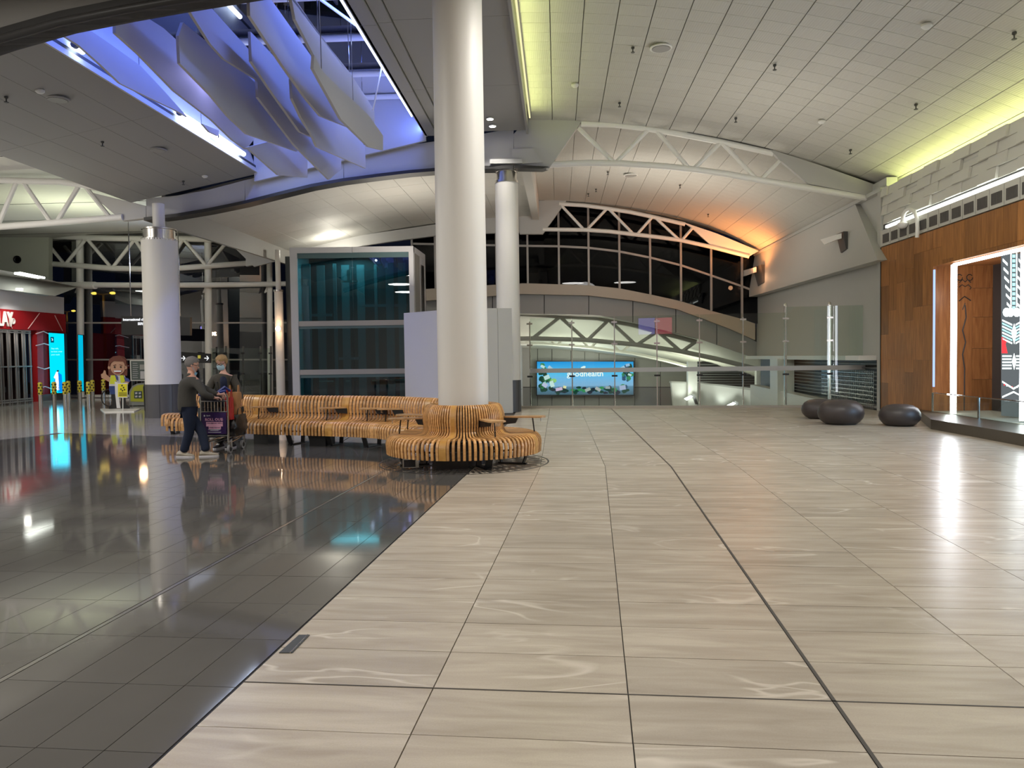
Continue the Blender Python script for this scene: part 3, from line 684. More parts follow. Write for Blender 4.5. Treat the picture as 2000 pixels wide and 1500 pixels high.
# light tubes of the niche
lt = thing('light_frame', 'glaring white light tubes framing the display niche', 'light', B(TW, 16.4, 0.2))
a = onT(1862, 750, TW+.06); lT = a.y+KL*a.x; a = onT(1998, 750, TW+.06); lT2 = a.y+KL*a.x
MB().tube([B(TW+.06, lT, 0.2), B(TW+.06, lT, 3.40)], 0.06, 12).build('light_tube', M_LED, lt, True)
MB().tube([B(TW+.06, lT, 3.40), B(TW+.06, lT2, 3.40)], 0.035, 10).build('light_tube', M_LED, lt, True)
MB().tube([B(TW+.06, lT2, 0.25), B(TW+.06, lT2, 3.40)], 0.055, 12).build('light_tube', M_LED, lt, True)
o = wbox(MB(), TW-.01, TW+.02, LO-.06, LO-.02, 0.75, 3.38).build('jamb_reflection', emis('jamb_glow', (.35, .5, 1.0), 1.6)); tag(o, 'thin bluish reflected light line on the far jamb of the display niche', 'light')  # reflection on the jamb, put in as a glowing strip
light('AREA', B(TW-.05, lT, 1.8), 30, (0.9, 0.94, 1.0), 0.12, size_y=3.0, rot=(math.pi/2, 0, math.pi/2), name='tube_glow')
light('POINT', B(8.9, 16.8, 2.8), 12, (1.0, 0.93, 0.85), 0.25, name='niche_lamp')
# patterned glowing panel
pp = thing('patterned_panel', 'tall glowing panel of white and turquoise geometric weaving motifs with red patches', 'panel', B(9.4, 15.2, 0.2))
PL = 15.9
q0 = onL(1957, 812, PL); q1 = onL(2040, 812, PL)
X0 = q0.x
M_PG = emis('panel_glow', (0.16, 0.18, 0.19), 0.9); M_PW = emis('panel_white', (0.85, 1.0, 0.98), 3.0); M_PT = emis('panel_turq', (0.35, 0.85, 0.9), 2.0); M_PR = emis('panel_red', (1.0, 0.05, 0.06), 1.6)
M_PBL = emis('panel_blue', (0.05, 0.35, 1.0), 3.0)
MB().slab([onL(x, y, PL) for x, y in [(1957, 812), (2060, 822), (2060, 460), (1957, 486)]], V((KL, 1, 0))*.03).build('backing', M_PG, pp)
def mot(pts, m, nm='motif', dz=.012):
    MB().slab([onL(x, y, PL-.012) for x, y in pts], V((KL, 1, 0))*.01).build(nm, m, pp)
for k in range(14):   # dashed central ladder
    y = 488+k*9.2; mot([(1978, y), (1983, y), (1983, y+6), (1978, y+6)], M_PT, 'dash')
for s_ in (0, 1):
    for k in range(6):
        y = 505+k*17
        a0, a1 = (1959+k*1.6, 1968+k*1.4) if s_ == 0 else (1990-k*.8, 1997-k*.4)
        mot([(a0, y), (a1, y+9), (a1, y+14), (a0, y+5)], M_PW)
mot([(1974, 492), (1976, 492), (1976, 600), (1974, 600)], M_PW); mot([(1985, 492), (1987, 492), (1987, 600), (1985, 600)], M_PW)
for cx in (1966, 1974, 1986, 1995):
    mot([(cx+7*math.cos(a), 610+9*math.sin(a)) for a in [k*math.pi/5 for k in range(10)]], M_PW, 'lobe')
for k in range(7):
    y = 624+k*6
    mot([(1958, y), (1977, y+9), (1977, y+12), (1958, y+3)], M_PT if k % 2 else M_PW, 'rib'); mot([(2000, y), (1984, y+9), (1984, y+12), (2000, y+3)], M_PT if k % 2 else M_PW, 'rib')
mot([(1981, 632), (1986, 650), (1981, 672), (1976, 650)], M_PW, 'leaf')
mot([(1957, 658), (1967, 664), (1964, 672), (1968, 690), (1957, 690)], M_PR, 'red_patch')
for k in range(5):
    y = 694+k*6; mot([(1958, y), (1976, y), (1976, y+3), (1958, y+3)], M_PW, 'bar'); mot([(1985, y), (2000, y), (2000, y+3), (1985, y+3)], M_PW, 'bar')
mot([(1981, 690), (1985, 706), (1981, 722), (1977, 706)], M_PW, 'leaf')
for pts in ([(1958, 744), (1980, 758), (2002, 744), (2002, 747), (1980, 761), (1958, 747)], [(1958, 774), (1980, 764), (2002, 776), (2002, 778), (1980, 767), (1958, 777)]): mot(pts, M_PW, 'chevron')
for k in range(8): 
    x = 1961+k*5; y = 752+abs(k-4)*-1.5+4; mot([(x, y), (x+2, y), (x+2, y+3), (x, y+3)], M_PR if k % 3 == 0 else M_PW, 'dot')
# second half of the display, on the niche's back wall out of the frame: glowing blue and white screen
for k in range(5):
    l_ = 14.6-k*1.0
    wbox(MB(), TW+1.26, TW+1.29, l_-.9, l_, .5, 3.2).build('screen_field', M_PW if k % 2 else emis('screen_azure', (.25, .55, 1.0), 7) if 'screen_azure' not in bpy.data.materials else bpy.data.materials['screen_azure'], pp)
# glass rail of the niche
rl = thing('niche_railing', 'low glass railing with thin steel posts in front of the niche gravel', 'railing', B(8.3, 16, 0.2))
ra, rb = onT(1827, 775, 8.44), None
RT = 8.40
pts = [B(RT, l_, 0.62) for l_ in (17.8, 15.9, 14.3, 12.7)]
MB().tube([p+V((0, 0, 0)) for p in pts], 0.012, 8).build('top_rail', M_CHROME, rl, True)
for p in pts: MB().box((p.x, p.y, 0.375), (0.02, 0.05, 0.49)).build('post', M_STEEL, rl)
for a, b in zip(pts[:-1], pts[1:]):
    MB().slab([V((a.x, a.y, .15)), V((b.x, b.y, .15)), V((b.x, b.y, .6)), V((a.x, a.y, .6))], (0.008, 0, 0)).build('glass_pane', M_FENCE, rl)
# swan-neck lamp above the timber
sw = thing('swan_neck_lamp', 'white swan-neck lamp hooked over the head of the timber wall', 'lamp', onT(1791, 455, TW-.1))
path = [onT(x, y, TW-.12) for x, y in [(1791, 464), (1792, 445), (1791, 428), (1788, 418), (1783, 411), (1776, 408), (1770, 411), (1765, 418), (1763, 428)]]
MB().tube(path, 0.045, 10).build('arm', M_TUBE, sw, True)
e_ = path[-1]; MB().lathe(e_+V((0, 0, -.16)), [(0.05, -.06), (0.10, -.02), (0.13, .05), (0.06, .10), (0.05, .18)], 20).build('head', M_TUBE, sw, True)

# far part of the right wall: plain wall, leaning panel, ledge, louvres
wf = struct(wbox(MB(), 8.62, 8.9, L0+.05, 34, 1.35, 6.1), 'wall_right', M_WALL, label='grey painted wall beyond the timber portal')
wbox(MB(), 8.62, 8.9, L0+.05, 34, -3.2, 0.12).build('lower_wall', M_WALL, wf)
wbox(MB(), 8.45, 8.62, 20.78, 34, 5.74, 5.84).build('head_ledge', M_WALL, wf)
wbox(MB(), TW, 8.7, L0+.03, L0+.25, -0.2, 5.8).build('end_return', M_WALL, wf)
pn = [onT(1668, 393, 8.5), onT(1714, 508, 8.22), onT(1463, 580, 8.22), onT(1464, 505, 8.5)]
MB().hexa(pn, [p+V((0.35, 0, 0)) for p in pn]).build('leaning_panel', M_WALL, wf)
wbox(MB(), 8.15, 8.62, 21.4, 34, 1.33, 1.46).build('ledge', M_TUBE, wf)
lv = thing('louvre_screen', 'dark horizontal louvre screen low on the right wall behind the glass', 'louvre', B(8.6, 25, 0.1))
wbox(MB(), 8.66, 8.85, 21.2, 33.5, -0.2, 1.33).build('backing', M_BLACK, lv)
for k in range(12): wbox(MB(), 8.57, 8.64, 21.2, 28.5, 0.0+k*.11, 0.035+k*.11).build('slat', mat('louvre_grey', (0.16, 0.165, 0.17), 0.4, 0.4) if 'louvre_grey' not in MATS else MATS['louvre_grey'], lv)
mm = MB()
for k in range(30): wbox(mm, 8.50, 8.51, 21.3+k*.14, 21.312+k*.14, -0.1, 1.05)
for k in range(9): wbox(mm, 8.50, 8.51, 21.3, 25.4, 0.0+k*.12, 0.012+k*.12)
mm.build('wire_mesh', M_STEEL, lv)
mb_ = MB(); mb_.hexa([B(8.1, 22.4, -2), B(8.5, 22.4, -2), B(8.5, 33, -2), B(8.1, 33, -2)], [B(8.1, 22.4, 0.05), B(8.5, 22.4, 0.05), B(8.5, 33, 0.25), B(8.1, 33, 0.25)])
mb_.build('parapet', M_TUBE, wf)
wbox(MB(), 8.0, 8.6, 28.6, 29.6, -2, 1.35).build('pier', M_TUBE, wf)
for (px, py, lab) in [(1640, 470, 'white wall floodlight bracketed on the grey wall near the timber portal'), (1478, 535, 'lit white floodlight bracketed on the far end of the grey wall')]:
    t_ = thing('floodlight', lab, 'floodlight', onT(px, py, 8.4))
    a = onT(px+2, py-2, 8.28); s_ = 1.0 if px > 1600 else 1.15
    MB().slab([onT(px-7*s_, py-12, 8.25), onT(px+7*s_, py-18, 8.25), onT(px+12*s_, py+16, 8.25), onT(px+2*s_, py+24, 8.25)], (0.16, 0, 0)).build('bracket', M_COLB, t_)
    MB().slab([onT(px-38*s_, py-2, 8.0), onT(px-6*s_, py-12, 8.05), onT(px-6*s_, py-2, 8.05), onT(px-30*s_, py+8, 8.0)], (0.10, -0.1, 0.02)).build('lamp_head', M_TUBE if px > 1600 else M_TUBE, t_)
# orange glow on the far ceiling comes from the lit floodlight
light('SPOT', B(7.6, 31.6, 4.5), 420, (1.0, 0.34, 0.09), 0.15, target=B(6.6, 31.6, 8), spot=2.7, name='floodlight_beam')
light('POINT', B(8.0, 31.4, 4.6), 8, (1.0, 0.5, 0.25), 0.1, name='floodlight_glow')

# ================================================================== GLASS BALUSTRADE
gl = thing('glass_balustrade', 'tall frameless glass balustrade with steel posts and grey handrail across the far opening', 'balustrade', (FE0+FE1)/2)
fn = V((-FDIR.y, FDIR.x, 0))
def fpt(px):   # point of the fence line seen at px
    r = ray(px, 797); k = (FE0.x*FDIR.y-FE0.y*FDIR.x)/(r.x*FDIR.y-r.y*FDIR.x); return V((r.x*k, r.y*k, 0))
posts = [1036, 1118, 1201, 1284, 1367, 1452, 1535, 1621, 1695]
FP = [fpt(p) for p in posts]
for i, p in enumerate(FP):
    zt = 2.62 if i < 6 else 2.92
    if i >= 6:
        MB().box(p+V((0, 0, zt/2))+fn*.07, (0.06, 0.10, zt), math.atan2(FDIR.y, FDIR.x)).build('post', M_STEEL, gl)
        MB().lathe(p+fn*.07+V((0, 0, zt-.02)), [(0.055, 0), (0.05, .05), (0.03, .09), (0.001, .10)], 12).build('post_cap', M_STEEL, gl, True)
    else:
        MB().box(p+V((0, 0, zt/2))+fn*.07, (0.03, 0.06, zt), math.atan2(FDIR.y, FDIR.x)).build('post', M_STEEL, gl)
    for z in (0.95, 1.9, 2.55):
        MB().box(p+V((0, 0, z))+fn*.02, (0.17, 0.06, 0.05), math.atan2(FDIR.y, FDIR.x)).build('clamp', M_STEEL if z > 1 else M_BLACK, gl)
for i in range(len(FP)-1):
    a, b = FP[i]+FDIR*.012, FP[i+1]-FDIR*.012
    zt = 2.72 if i < 6 else 2.88
    MB().slab([a+V((0, 0, .05)), b+V((0, 0, .05)), b+V((0, 0, zt)), a+V((0, 0, zt))], fn*.015).build('glass_pane', M_FENCE, gl)
a, b = FP[0], FP[-1]
MB().slab([a+fn*-.06+V((0, 0, 1.06)), b+fn*-.06+V((0, 0, 1.06)), b+fn*-.06+V((0, 0, 1.19)), a+fn*-.06+V((0, 0, 1.19))], fn*.03).build('handrail', mat('handrail_grey', (0.42, 0.42, 0.41), 0.4), gl)
MB().slab([a-FDIR*.4, b, b+fn*-.0+V((0, 0, .06)), a-FDIR*.4+V((0, 0, .06))], fn*-.12).build('base_channel', mat('channel_stone', (0.40, 0.36, 0.30), 0.3), gl)

# ================================================================== CLERESTORY (window_2)
LC = 33.8
M_MUL = mat('mullion_grey', (0.42, 0.40, 0.38), 0.4)
cw = struct(MB().strip([onL(x, y, LC) for x, y in [(820, 565), (1018, 553), (1150, 557), (1209, 563), (1270, 575), (1329, 588), (1389, 607), (1449, 623), (1475, 632)]],
                       [onL(x, y, LC) for x, y in [(820, 588), (1021, 574), (1150, 577), (1235, 587), (1275, 594), (1323, 604), (1367, 620), (1420, 640), (1475, 664)]], V((KL, 1, 0))*.25), 'window_2', mat('sill_beige', (0.52, 0.45, 0.37), 0.5), label='dark arched clerestory window at the far end with pale sill')
mx = [806, 851, 912, 970, 1031, 1092, 1150, 1210, 1270, 1330, 1389, 1449]
def sy(px, tab):
    for (x0, y0), (x1, y1) in zip(tab[:-1], tab[1:]):
        if x0 <= px <= x1: return y0+(y1-y0)*(px-x0)/(x1-x0)
    return tab[0][1] if px < tab[0][0] else tab[-1][1]
SILL = [(806, 566), (1018, 553), (1150, 557), (1209, 563), (1270, 575), (1329, 588), (1389, 607), (1449, 623)]
TRAN = [(806, 478), (1018, 482), (1092, 483), (1150, 486), (1209, 493), (1270, 505), (1330, 520), (1389, 540), (1449, 561)]
HEAD = [(806, 430), (851, 418), (1031, 395), (1092, 392), (1150, 395), (1210, 404), (1270, 416), (1330, 432), (1389, 455), (1449, 482), (1485, 498)]
mx.append(1485); SILL.append((1485, 634)); TRAN.append((1485, 575))
for x in mx:
    a = onL(x, sy(x, SILL), LC-.02); b = onL(x, sy(x, HEAD), LC-.02); b = V((a.x, a.y, b.z))
    MB().box((a.x, a.y, (a.z+b.z)/2), (0.085, 0.12, b.z-a.z)).build('mullion', M_MUL, cw)
tr = MB(); A = [onL(x, sy(x, TRAN), LC-.05) for x in mx]
tr.strip(A, [p+V((0, 0, .09)) for p in A], (0, .12, 0)); tr.build('transom', M_MUL, cw)
for x0, x1 in zip(mx[:-1], mx[1:]):
    for T0, T1 in ((SILL, TRAN), (TRAN, HEAD)):
        MB().slab([onL(x0, sy(x0, T0), LC), onL(x1, sy(x1, T0), LC), onL(x1, sy(x1, T1)-(0), LC), onL(x0, sy(x0, T1), LC)], (0, .02, 0)).build('glass_pane', M_CLERE, cw)
# clad panels under the sill
PLOW = [(806, 640), (1018, 612), (1168, 615), (1232, 629), (1300, 645), (1367, 662), (1447, 690), (1482, 702)]
PUP = [(806, 585), (1018, 573), (1150, 576), (1235, 586), (1323, 603), (1367, 622), (1420, 640), (1482, 670)]
wfar = struct(MB().strip([onL(x, y, 34.2) for x, y in PLOW], [onL(x, sy(x, PUP), 34.2) for x, y in PLOW], (0, .1, 0)), 'wall_far', M_DARK, label='grey clad spandrel under the clerestory')
px_ = [806, 880, 962, 1063, 1150, 1236, 1320, 1400, 1482]
M_CLAD = mat('spandrel_grey', (0.36, 0.355, 0.345), 0.5, noise=0.05)
for x0, x1 in zip(px_[:-1], px_[1:]):
    n_ = 4; lo = []; up = []
    for k in range(n_+1):
        x = x0+.8+(x1-x0-1.6)*k/n_; lo.append(onL(x, sy(x, PLOW), 34.1)); up.append(onL(x, sy(x, PUP), 34.1))
    MB().strip(lo, up, (0, .08, 0)).build('cladding_panel', M_CLAD, wfar)
# ================================================================== LOWER HALL seen through the glass
def arch_line(tab, l): return [onL(x, y, l) for x, y in tab]
A = arch_line([(940, 607), (1018, 606), (1093, 608), (1168, 611), (1232, 622), (1300, 638), (1367, 655), (1447, 683), (1520, 712)], 34.6)
Bq = arch_line([(940, 678), (1018, 680), (1080, 682), (1144, 687), (1210, 695), (1270, 703), (1330, 715), (1400, 732), (1460, 748)], 50)
M_LH = mat('lower_ceiling', (0.66, 0.65, 0.58), 0.6)
struct(MB().strip(A, Bq, (0, 0, .1)), 'ceiling', M_LH, label='pale arched ceiling of the lower hall beyond the glass')
tA = thing('roof_truss', 'larger dull truss of the lower hall seen through the balustrade', 'truss', onL(1180, 650, 36))
M_TUBD = mat('lower_truss_grey', (0.52, 0.51, 0.46), 0.5)
truss(tA, 36, [(990, 612), (1094, 618), (1168, 622), (1232, 634), (1285, 648), (1360, 668)], [(990, 662), (1040, 661), (1144, 664), (1241, 673), (1329, 686), (1400, 701), (1475, 720)],
      [((1040, 661), (1094, 619)), ((1094, 619), (1144, 664)), ((1148, 664), (1187, 627)), ((1192, 628), (1241, 673)), ((1245, 673), (1283, 648)), ((1287, 650), (1329, 686)), ((1333, 686), (1358, 668))], 0.11, 0.085, M_TUBD)
tB = thing('roof_truss', 'small bright white truss farther back in the lower hall', 'truss', onL(1180, 670, 44))
truss(tB, 44, [(990, 640), (1060, 640), (1130, 646), (1200, 658), (1250, 672)], [(990, 671), (1060, 671), (1156, 679), (1235, 690), (1300, 704), (1345, 716)],
      [((1025, 672), (1050, 641)), ((1053, 641), (1085, 674)), ((1088, 674), (1115, 645)), ((1118, 645), (1150, 679)), ((1154, 679), (1178, 655)), ((1182, 656), (1210, 687)), ((1214, 687), (1238, 669))], 0.09, 0.07)
wb_ = struct(MB().slab([onL(900, 860, 50.3), onL(1560, 860, 50.3), onL(1560, 640, 50.3), onL(900, 640, 50.3)], (0, .2, 0)), 'wall_far', M_DARK, label='grey back wall of the lower hall')
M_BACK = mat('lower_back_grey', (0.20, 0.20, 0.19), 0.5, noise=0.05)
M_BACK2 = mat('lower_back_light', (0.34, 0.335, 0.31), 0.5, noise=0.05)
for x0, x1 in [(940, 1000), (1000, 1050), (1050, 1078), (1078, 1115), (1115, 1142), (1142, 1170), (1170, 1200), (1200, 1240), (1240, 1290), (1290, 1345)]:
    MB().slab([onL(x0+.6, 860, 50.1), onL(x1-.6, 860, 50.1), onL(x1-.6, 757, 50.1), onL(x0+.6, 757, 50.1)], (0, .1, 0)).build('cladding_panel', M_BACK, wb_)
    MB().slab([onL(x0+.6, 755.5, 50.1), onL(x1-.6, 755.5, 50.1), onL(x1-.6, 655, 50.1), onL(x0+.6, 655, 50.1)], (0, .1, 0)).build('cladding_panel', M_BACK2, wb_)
struct(MB().box((6, 42, -4.2), (20, 40, .2)), 'floor', M_FARTILE, label='floor of the lower hall')
struct(MB().box((FE0.x+4.6, 23.9, -2.2), (9.5, .1, 3.9)), 'wall_far', M_WALL, label='wall under the edge of the upper floor')
struct(wbox(MB(), -2.6, -2.3, 24.0, 50.5, -4.2, 2.9), 'wall_left', M_WALL, label='side wall of the lower hall behind the hoarding')
for (x, y, z, p) in [(2.5, 38, 1.2, 60), (7.0, 38, 0.6, 60), (3.5, 44, 0.6, 190), (9.5, 43, .4, 150)]:
    light('AREA', (x, y, z-1.4), p*1.05, (1.0, 0.97, 0.84), 1.6, rot=(math.pi, 0, 0), name='lower_ceiling_fill')  # added upward fill for the lower hall's ceiling, without fittings
light('AREA', (4.5, 45, 1.0), 90, (1.0, 0.97, 0.9), 1.6, target=(4.5, 50.3, -1), name='lower_back_fill')  # added fill aimed at the lower hall's back wall
# counter recess left + shelf lines
so = thing('media_screen', 'wide blue advertising screen framed with flowers and leaves', 'screen', onL(1143, 740, 49.6))
SL = 49.6
def sq(px0, py0, px1, py1, nm, m, l=SL, th=.06, pr=so):
    return MB().slab([onL(px0, py1, l), onL(px1, py1, l), onL(px1, py0, l), onL(px0, py0, l)], (0, th, 0)).build(nm, m, pr)
sq(1047, 704.5, 1239, 773, 'frame', M_BLACK, SL+.02, .2)
grd = bpy.data.materials.new('screen_sky'); grd.use_nodes = True; nt = grd.node_tree; nt.nodes.clear()
tc = nt.nodes.new('ShaderNodeTexCoord'); sx_ = nt.nodes.new('ShaderNodeSeparateXYZ'); mr = nt.nodes.new('ShaderNodeMapRange'); rp = nt.nodes.new('ShaderNodeValToRGB'); em = nt.nodes.new('ShaderNodeEmission'); ou = nt.nodes.new('ShaderNodeOutputMaterial')
nt.links.new(tc.outputs['Generated'], sx_.inputs[0]); nt.links.new(sx_.outputs[2], rp.inputs[0]); nt.links.new(rp.outputs[0], em.inputs[0]); nt.links.new(em.outputs[0], ou.inputs[0])
el = rp.color_ramp.elements; el[0].position = 0; el[0].color = (0.05, 0.10, 0.14, 1); el[1].position = 1; el[1].color = (0.0, 0.28, 0.75, 1)
for ps, c in [(0.24, (0.10, 0.22, 0.35, 1)), (0.28, (0.22, 0.42, 0.68, 1)), (0.5, (0.16, 0.45, 0.80, 1)), (0.62, (0.10, 0.50, 0.86, 1))]:
    e = rp.color_ramp.elements.new(ps); e.color = c
em.inputs[1].default_value = 1.25
sq(1049, 706.5, 1237, 771, 'display_face', grd, SL-.03, .05)
def sp_poly(pts, nm, c, s=1.0, l=SL-.06):
    key = 'scr_%02d%02d%02d' % tuple(int(v*99) for v in c)
    m = MATS.get(key) or MATS.setdefault(key, emis(key, c, s))
    MB().slab([onL(x, y, l) for x, y in pts], (0, .02, 0)).build(nm, m, so)
r5 = random.Random(11)
def blob(cx, cy, rx, ry, c, nm, l=SL-.05):
    n = 9; a0 = r5.random()*3
    sp_poly([(cx+rx*math.cos(a0+k*2*math.pi/n)*r5.uniform(.7, 1.15), cy+ry*math.sin(a0+k*2*math.pi/n)*r5.uniform(.7, 1.15)) for k in range(n)], nm, c, 1.0, l)
DKG, MDG, LTG, WHT, PNK = (0.01, 0.06, 0.04), (0.05, 0.30, 0.12), (0.35, 0.7, 0.25), (0.65, 0.85, 0.88), (0.75, 0.55, 0.8)
for k in range(26):
    x = r5.uniform(1053, 1082); y = r5.uniform(711, 766)
    if x > 1068 and y < 740: continue
    blob(x, y, r5.uniform(3, 7), r5.uniform(3, 6), r5.choice([DKG, MDG, LTG, DKG]), 'leaf', SL-.045)
for k in range(34):
    blob(r5.uniform(1078, 1228), r5.uniform(757, 768), r5.uniform(4, 8), r5.uniform(2.5, 5), r5.choice([DKG, (0.02, 0.03, 0.05), MDG, DKG]), 'leaf', SL-.045)
for k in range(16): blob(r5.uniform(1216, 1234), r5.uniform(712, 762), r5.uniform(3, 6), r5.uniform(3, 6), r5.choice([DKG, (0.04, 0.1, 0.2), MDG]), 'leaf', SL-.045)
for (x, y, w_, h_, a, c) in [(1060, 716, 8, 5, .5, WHT), (1075, 719, 10, 6, .7, (0.5, .7, .9)), (1068, 737, 11, 8, -.4, WHT), (1064, 752, 10, 8, .6, (0.6, .62, .9)), (1078, 750, 8, 12, -.3, (0.7, .9, .9)), (1092, 760, 13, 6, -.2, PNK), (1103, 756, 6, 5, .2, (0.9, .85, .5)), (1148, 761, 11, 6, -.4, (0.45, .5, .5)), (1168, 760, 11, 6, .5, (0.5, .5, .52)), (1187, 757, 9, 5, 0, (0.4, .45, .5)), (1216, 757, 12, 9, -.15, (0.45, .5, .75)), (1216, 719, 10, 6, -.5, (0.45, .7, .95)), (1226, 713, 8, 5, -.2, (0.4, .6, .9)), (1230, 732, 7, 4, .4, WHT)]:
    ca, sa = math.cos(a), math.sin(a)
    sp_poly([(x+ca*u*w_/2-sa*v*h_/2, y+sa*u*w_/2+ca*v*h_/2) for u, v in [(-1, -1), (1, -1), (1, 1), (-1, 1)]], 'picture_card', c, 1.0, SL-.065)
sp_poly([(1127, 719), (1132, 720), (1134, 724), (1130, 724)], 'leaf_logo', (0.8, .95, 1), 1.2, SL-.07); sp_poly([(1133, 724), (1135, 717), (1141, 714.5), (1144, 716), (1141, 722)], 'leaf_logo', (0.8, .95, 1), 1.2, SL-.07)
M_TXT = emis('screen_text', (0.9, 0.97, 1), 1.2)
p_ = onL(1143, 735, SL-.08); text('goodhealth', 'lettering', M_TXT, so, p_, (1, -KL, 0), (0, 0, 1), 0.52, 0.005, 'CENTER', 0.008)
light('AREA', onL(1143, 740, 49.2), 14, (0.3, 0.6, 1.0), 5.5, size_y=2.0, rot=(-math.pi/2, 0, 0), name='screen_glow')
# lower-hall bits right of the screen: louvre strip, parapet, piers and two floodlights
lw = thing('louvre_screen', 'far striped louvre screen behind the lower hall parapet', 'louvre', onL(1420, 730, 44))
sq(1362, 706, 1480, 768, 'backing', M_BLACK, 44.2, .1, lw)
for k in range(11): 
    y = 711+k*4.8; sq(1362, y, 1478, y+2.2, 'slat', MATS['louvre_grey'], 43.9, .08, lw)
pw = thing('stair_parapet', 'white sloping stair parapet of the lower hall lit by two floodlights', 'parapet', onL(1400, 780, 41))
MB().slab([onL(x, y, 41) for x, y in [(1311, 746), (1367, 748), (1480, 760), (1530, 770), (1530, 860), (1322, 860)]], (0, .3, 0)).build('wall_plate', M_TUBE, pw)
MB().slab([onL(x, y, 40.9) for x, y in [(1311, 745), (1367, 747), (1480, 759), (1530, 769), (1530, 771), (1367, 749), (1311, 748)]], (0, .5, 0)).build('capping', M_WALL, pw)
for x0, x1, y0 in [(1344, 1362, 706), (1478, 1502, 704)]:
    MB().slab([onL(x0, 860, 40.5), onL(x1, 860, 40.5), onL(x1, y0, 40.5), onL(x0, y0, 40.5)], (0, .35, 0)).build('pier', M_TUBE, pw)
for (px, py, lab) in [(1347, 776, 'small lit floodlight at the foot of the white parapet, beside the pier'), (1431, 789, 'small lit floodlight lower down the white parapet')]:
    f_ = thing('floodlight', lab, 'floodlight', onL(px, py, 39.8))
    MB().slab([onL(px-9, py+3, 39.8), onL(px+3, py-3, 39.8), onL(px+6, py-1, 39.8), onL(px-5, py+6, 39.8)], (0, .2, .0)).build('lens', emis('flood_lens', (1, 1, .95), 12) if px < 1400 else bpy.data.materials['flood_lens'], f_)
    MB().slab([onL(px+4, py-6, 39.9), onL(px+11, py-3, 39.9), onL(px+17, py+14, 39.9), onL(px+12, py+14, 39.9)], (0, .15, 0)).build('bracket', M_COLB, f_)
    q = onL(px+2, py+1, 39.4); light('SPOT', q, 70, (1, 1, .95), 0.08, target=onL(px+4, py-30, 41), spot=1.5, name='floodlight_beam')
# ================================================================== LEFT: SHOP
def onS(px, py, off=0.0):
    r = ray(px, py); # x = -19.2+off-0.02*(y-28.8)
    k = (-19.2+off+0.576)/(r.x+0.02*r.y); return V((r.x*k, r.y*k, r.z*k+CAMH))
M_RED = mat('shop_red', (0.34, 0.008, 0.012), 0.6, spec=.25)
M_SHW = mat('shop_white', (0.62, 0.61, 0.64), 0.5)
ins = V((-0.25, 0, 0))
shop = thing('shop_front', 'red and white shop front with closed metal folding grille and letters on the fascia', 'shop', V((-19.4, 29, 0)))
def spoly(pts, nm, m, off=0.0, d=ins): return MB().slab([onS(x, y, off) for x, y in pts], d).build(nm, m, shop)
spoly([(-260, 548), (-120, 560), (0, 563), (125, 581), (125, 613.5), (0, 603), (-120, 600), (-260, 590)], 'upper_fascia', M_SHW)
spoly([(-260, 590), (-120, 597), (0, 603), (128, 614), (129, 648), (0, 642), (-260, 640)], 'red_fascia', M_RED, .05)
spoly([(72, 646), (84, 647), (87, 786), (75, 787)], 'red_pier', M_RED, .0)
spoly([(84, 647), (129, 648), (131, 780), (87, 786)], 'red_pier', M_RED, -.2)
spoly([(78, 772), (98, 770), (131, 768), (133, 780), (98, 786), (78, 788)], 'pier_skirting', M_COLB, .06)
lnm = mat('shop_line', (0.75, 0.45, 0.45), 0.5)
for pts in ([(55, 642), (77, 612)], [(107, 616), (122, 646)], [(70, 652), (85, 647), (95, 652)], [(70, 675), (86, 671), (96, 674)], [(73, 717), (87, 721), (97, 718)], [(75, 759), (88, 755), (99, 759)], [(8, 622), (24, 641)]):
    MB().tube([onS(x, y, .07) for x, y in pts], .02, 4).build('white_line', lnm, shop)
# letters
dS = (onS(40, 625, 0)-onS(0, 622, 0)); dS.z = 0
text('LLAY', 'lettering', MATS['white_painted_steel'], shop, onS(-12, 635, .09), dS, (0, 0, 1), 0.78, 0.03, 'LEFT', .012, sx=.64)
text('D', 'lettering', MATS['white_painted_steel'], shop, onS(23, 633, .09), dS, (0, 0, 1), 0.34, 0.03, sx=.8)
# folding grille
M_GR = mat('grille_alu', (0.34, 0.32, 0.31), 0.35, 0.6)
zt_ = onS(0, 644).z
for k in range(34):
    y = 23.0+k*0.235
    x = -19.22-0.02*(y-28.8)
    MB().box((x+(.03 if k % 2 else -.03), y, zt_/2), (0.05, 0.05, zt_)).build('grille_bar', M_GR, shop)
for z in (0.06, 0.14, 1.42, zt_-.1, zt_-.02):
    MB().hexa([V((-19.12, 23, z)), V((-19.2, 23, z)), V((-19.28, 30.8, z)), V((-19.2, 30.8, z))], [V((-19.12, 23, z+.05)), V((-19.2, 23, z+.05)), V((-19.28, 30.8, z+.05)), V((-19.2, 30.8, z+.05))]).build('grille_rail', M_GR, shop)
MB().hexa([V((-21.6, 22, 0)), V((-21.4, 22, 0)), V((-21.4, 34, 0)), V((-21.6, 34, 0))], [V((-21.6, 22, 3)), V((-21.4, 22, 3)), V((-21.4, 34, 3)), V((-21.6, 34, 3))]).build('shop_interior', mat('shop_dark', (0.05, 0.03, 0.03), 0.6, noise=0.8, nscale=3), shop)
rs = random.Random(4)
for k in range(16):
    y = rs.uniform(25, 31.5); z = rs.choice([.5, .95, 1.4, 1.85, 2.3]); c_ = rs.choice([M_RED, M_SHW, M_COLB, M_TUBE])
    MB().box((-20.9, y, z), (.3, rs.uniform(.3, .9), .22)).build('shelf_goods', c_, shop)
light('POINT', (-20.3, 28.5, 2.6), 10, (1, .9, .8), .2, name='shop_lamp')
cn = thing('canopy', 'pale grey pointed wing canopy above the red shop front', 'canopy', atD(60, 555, 30))
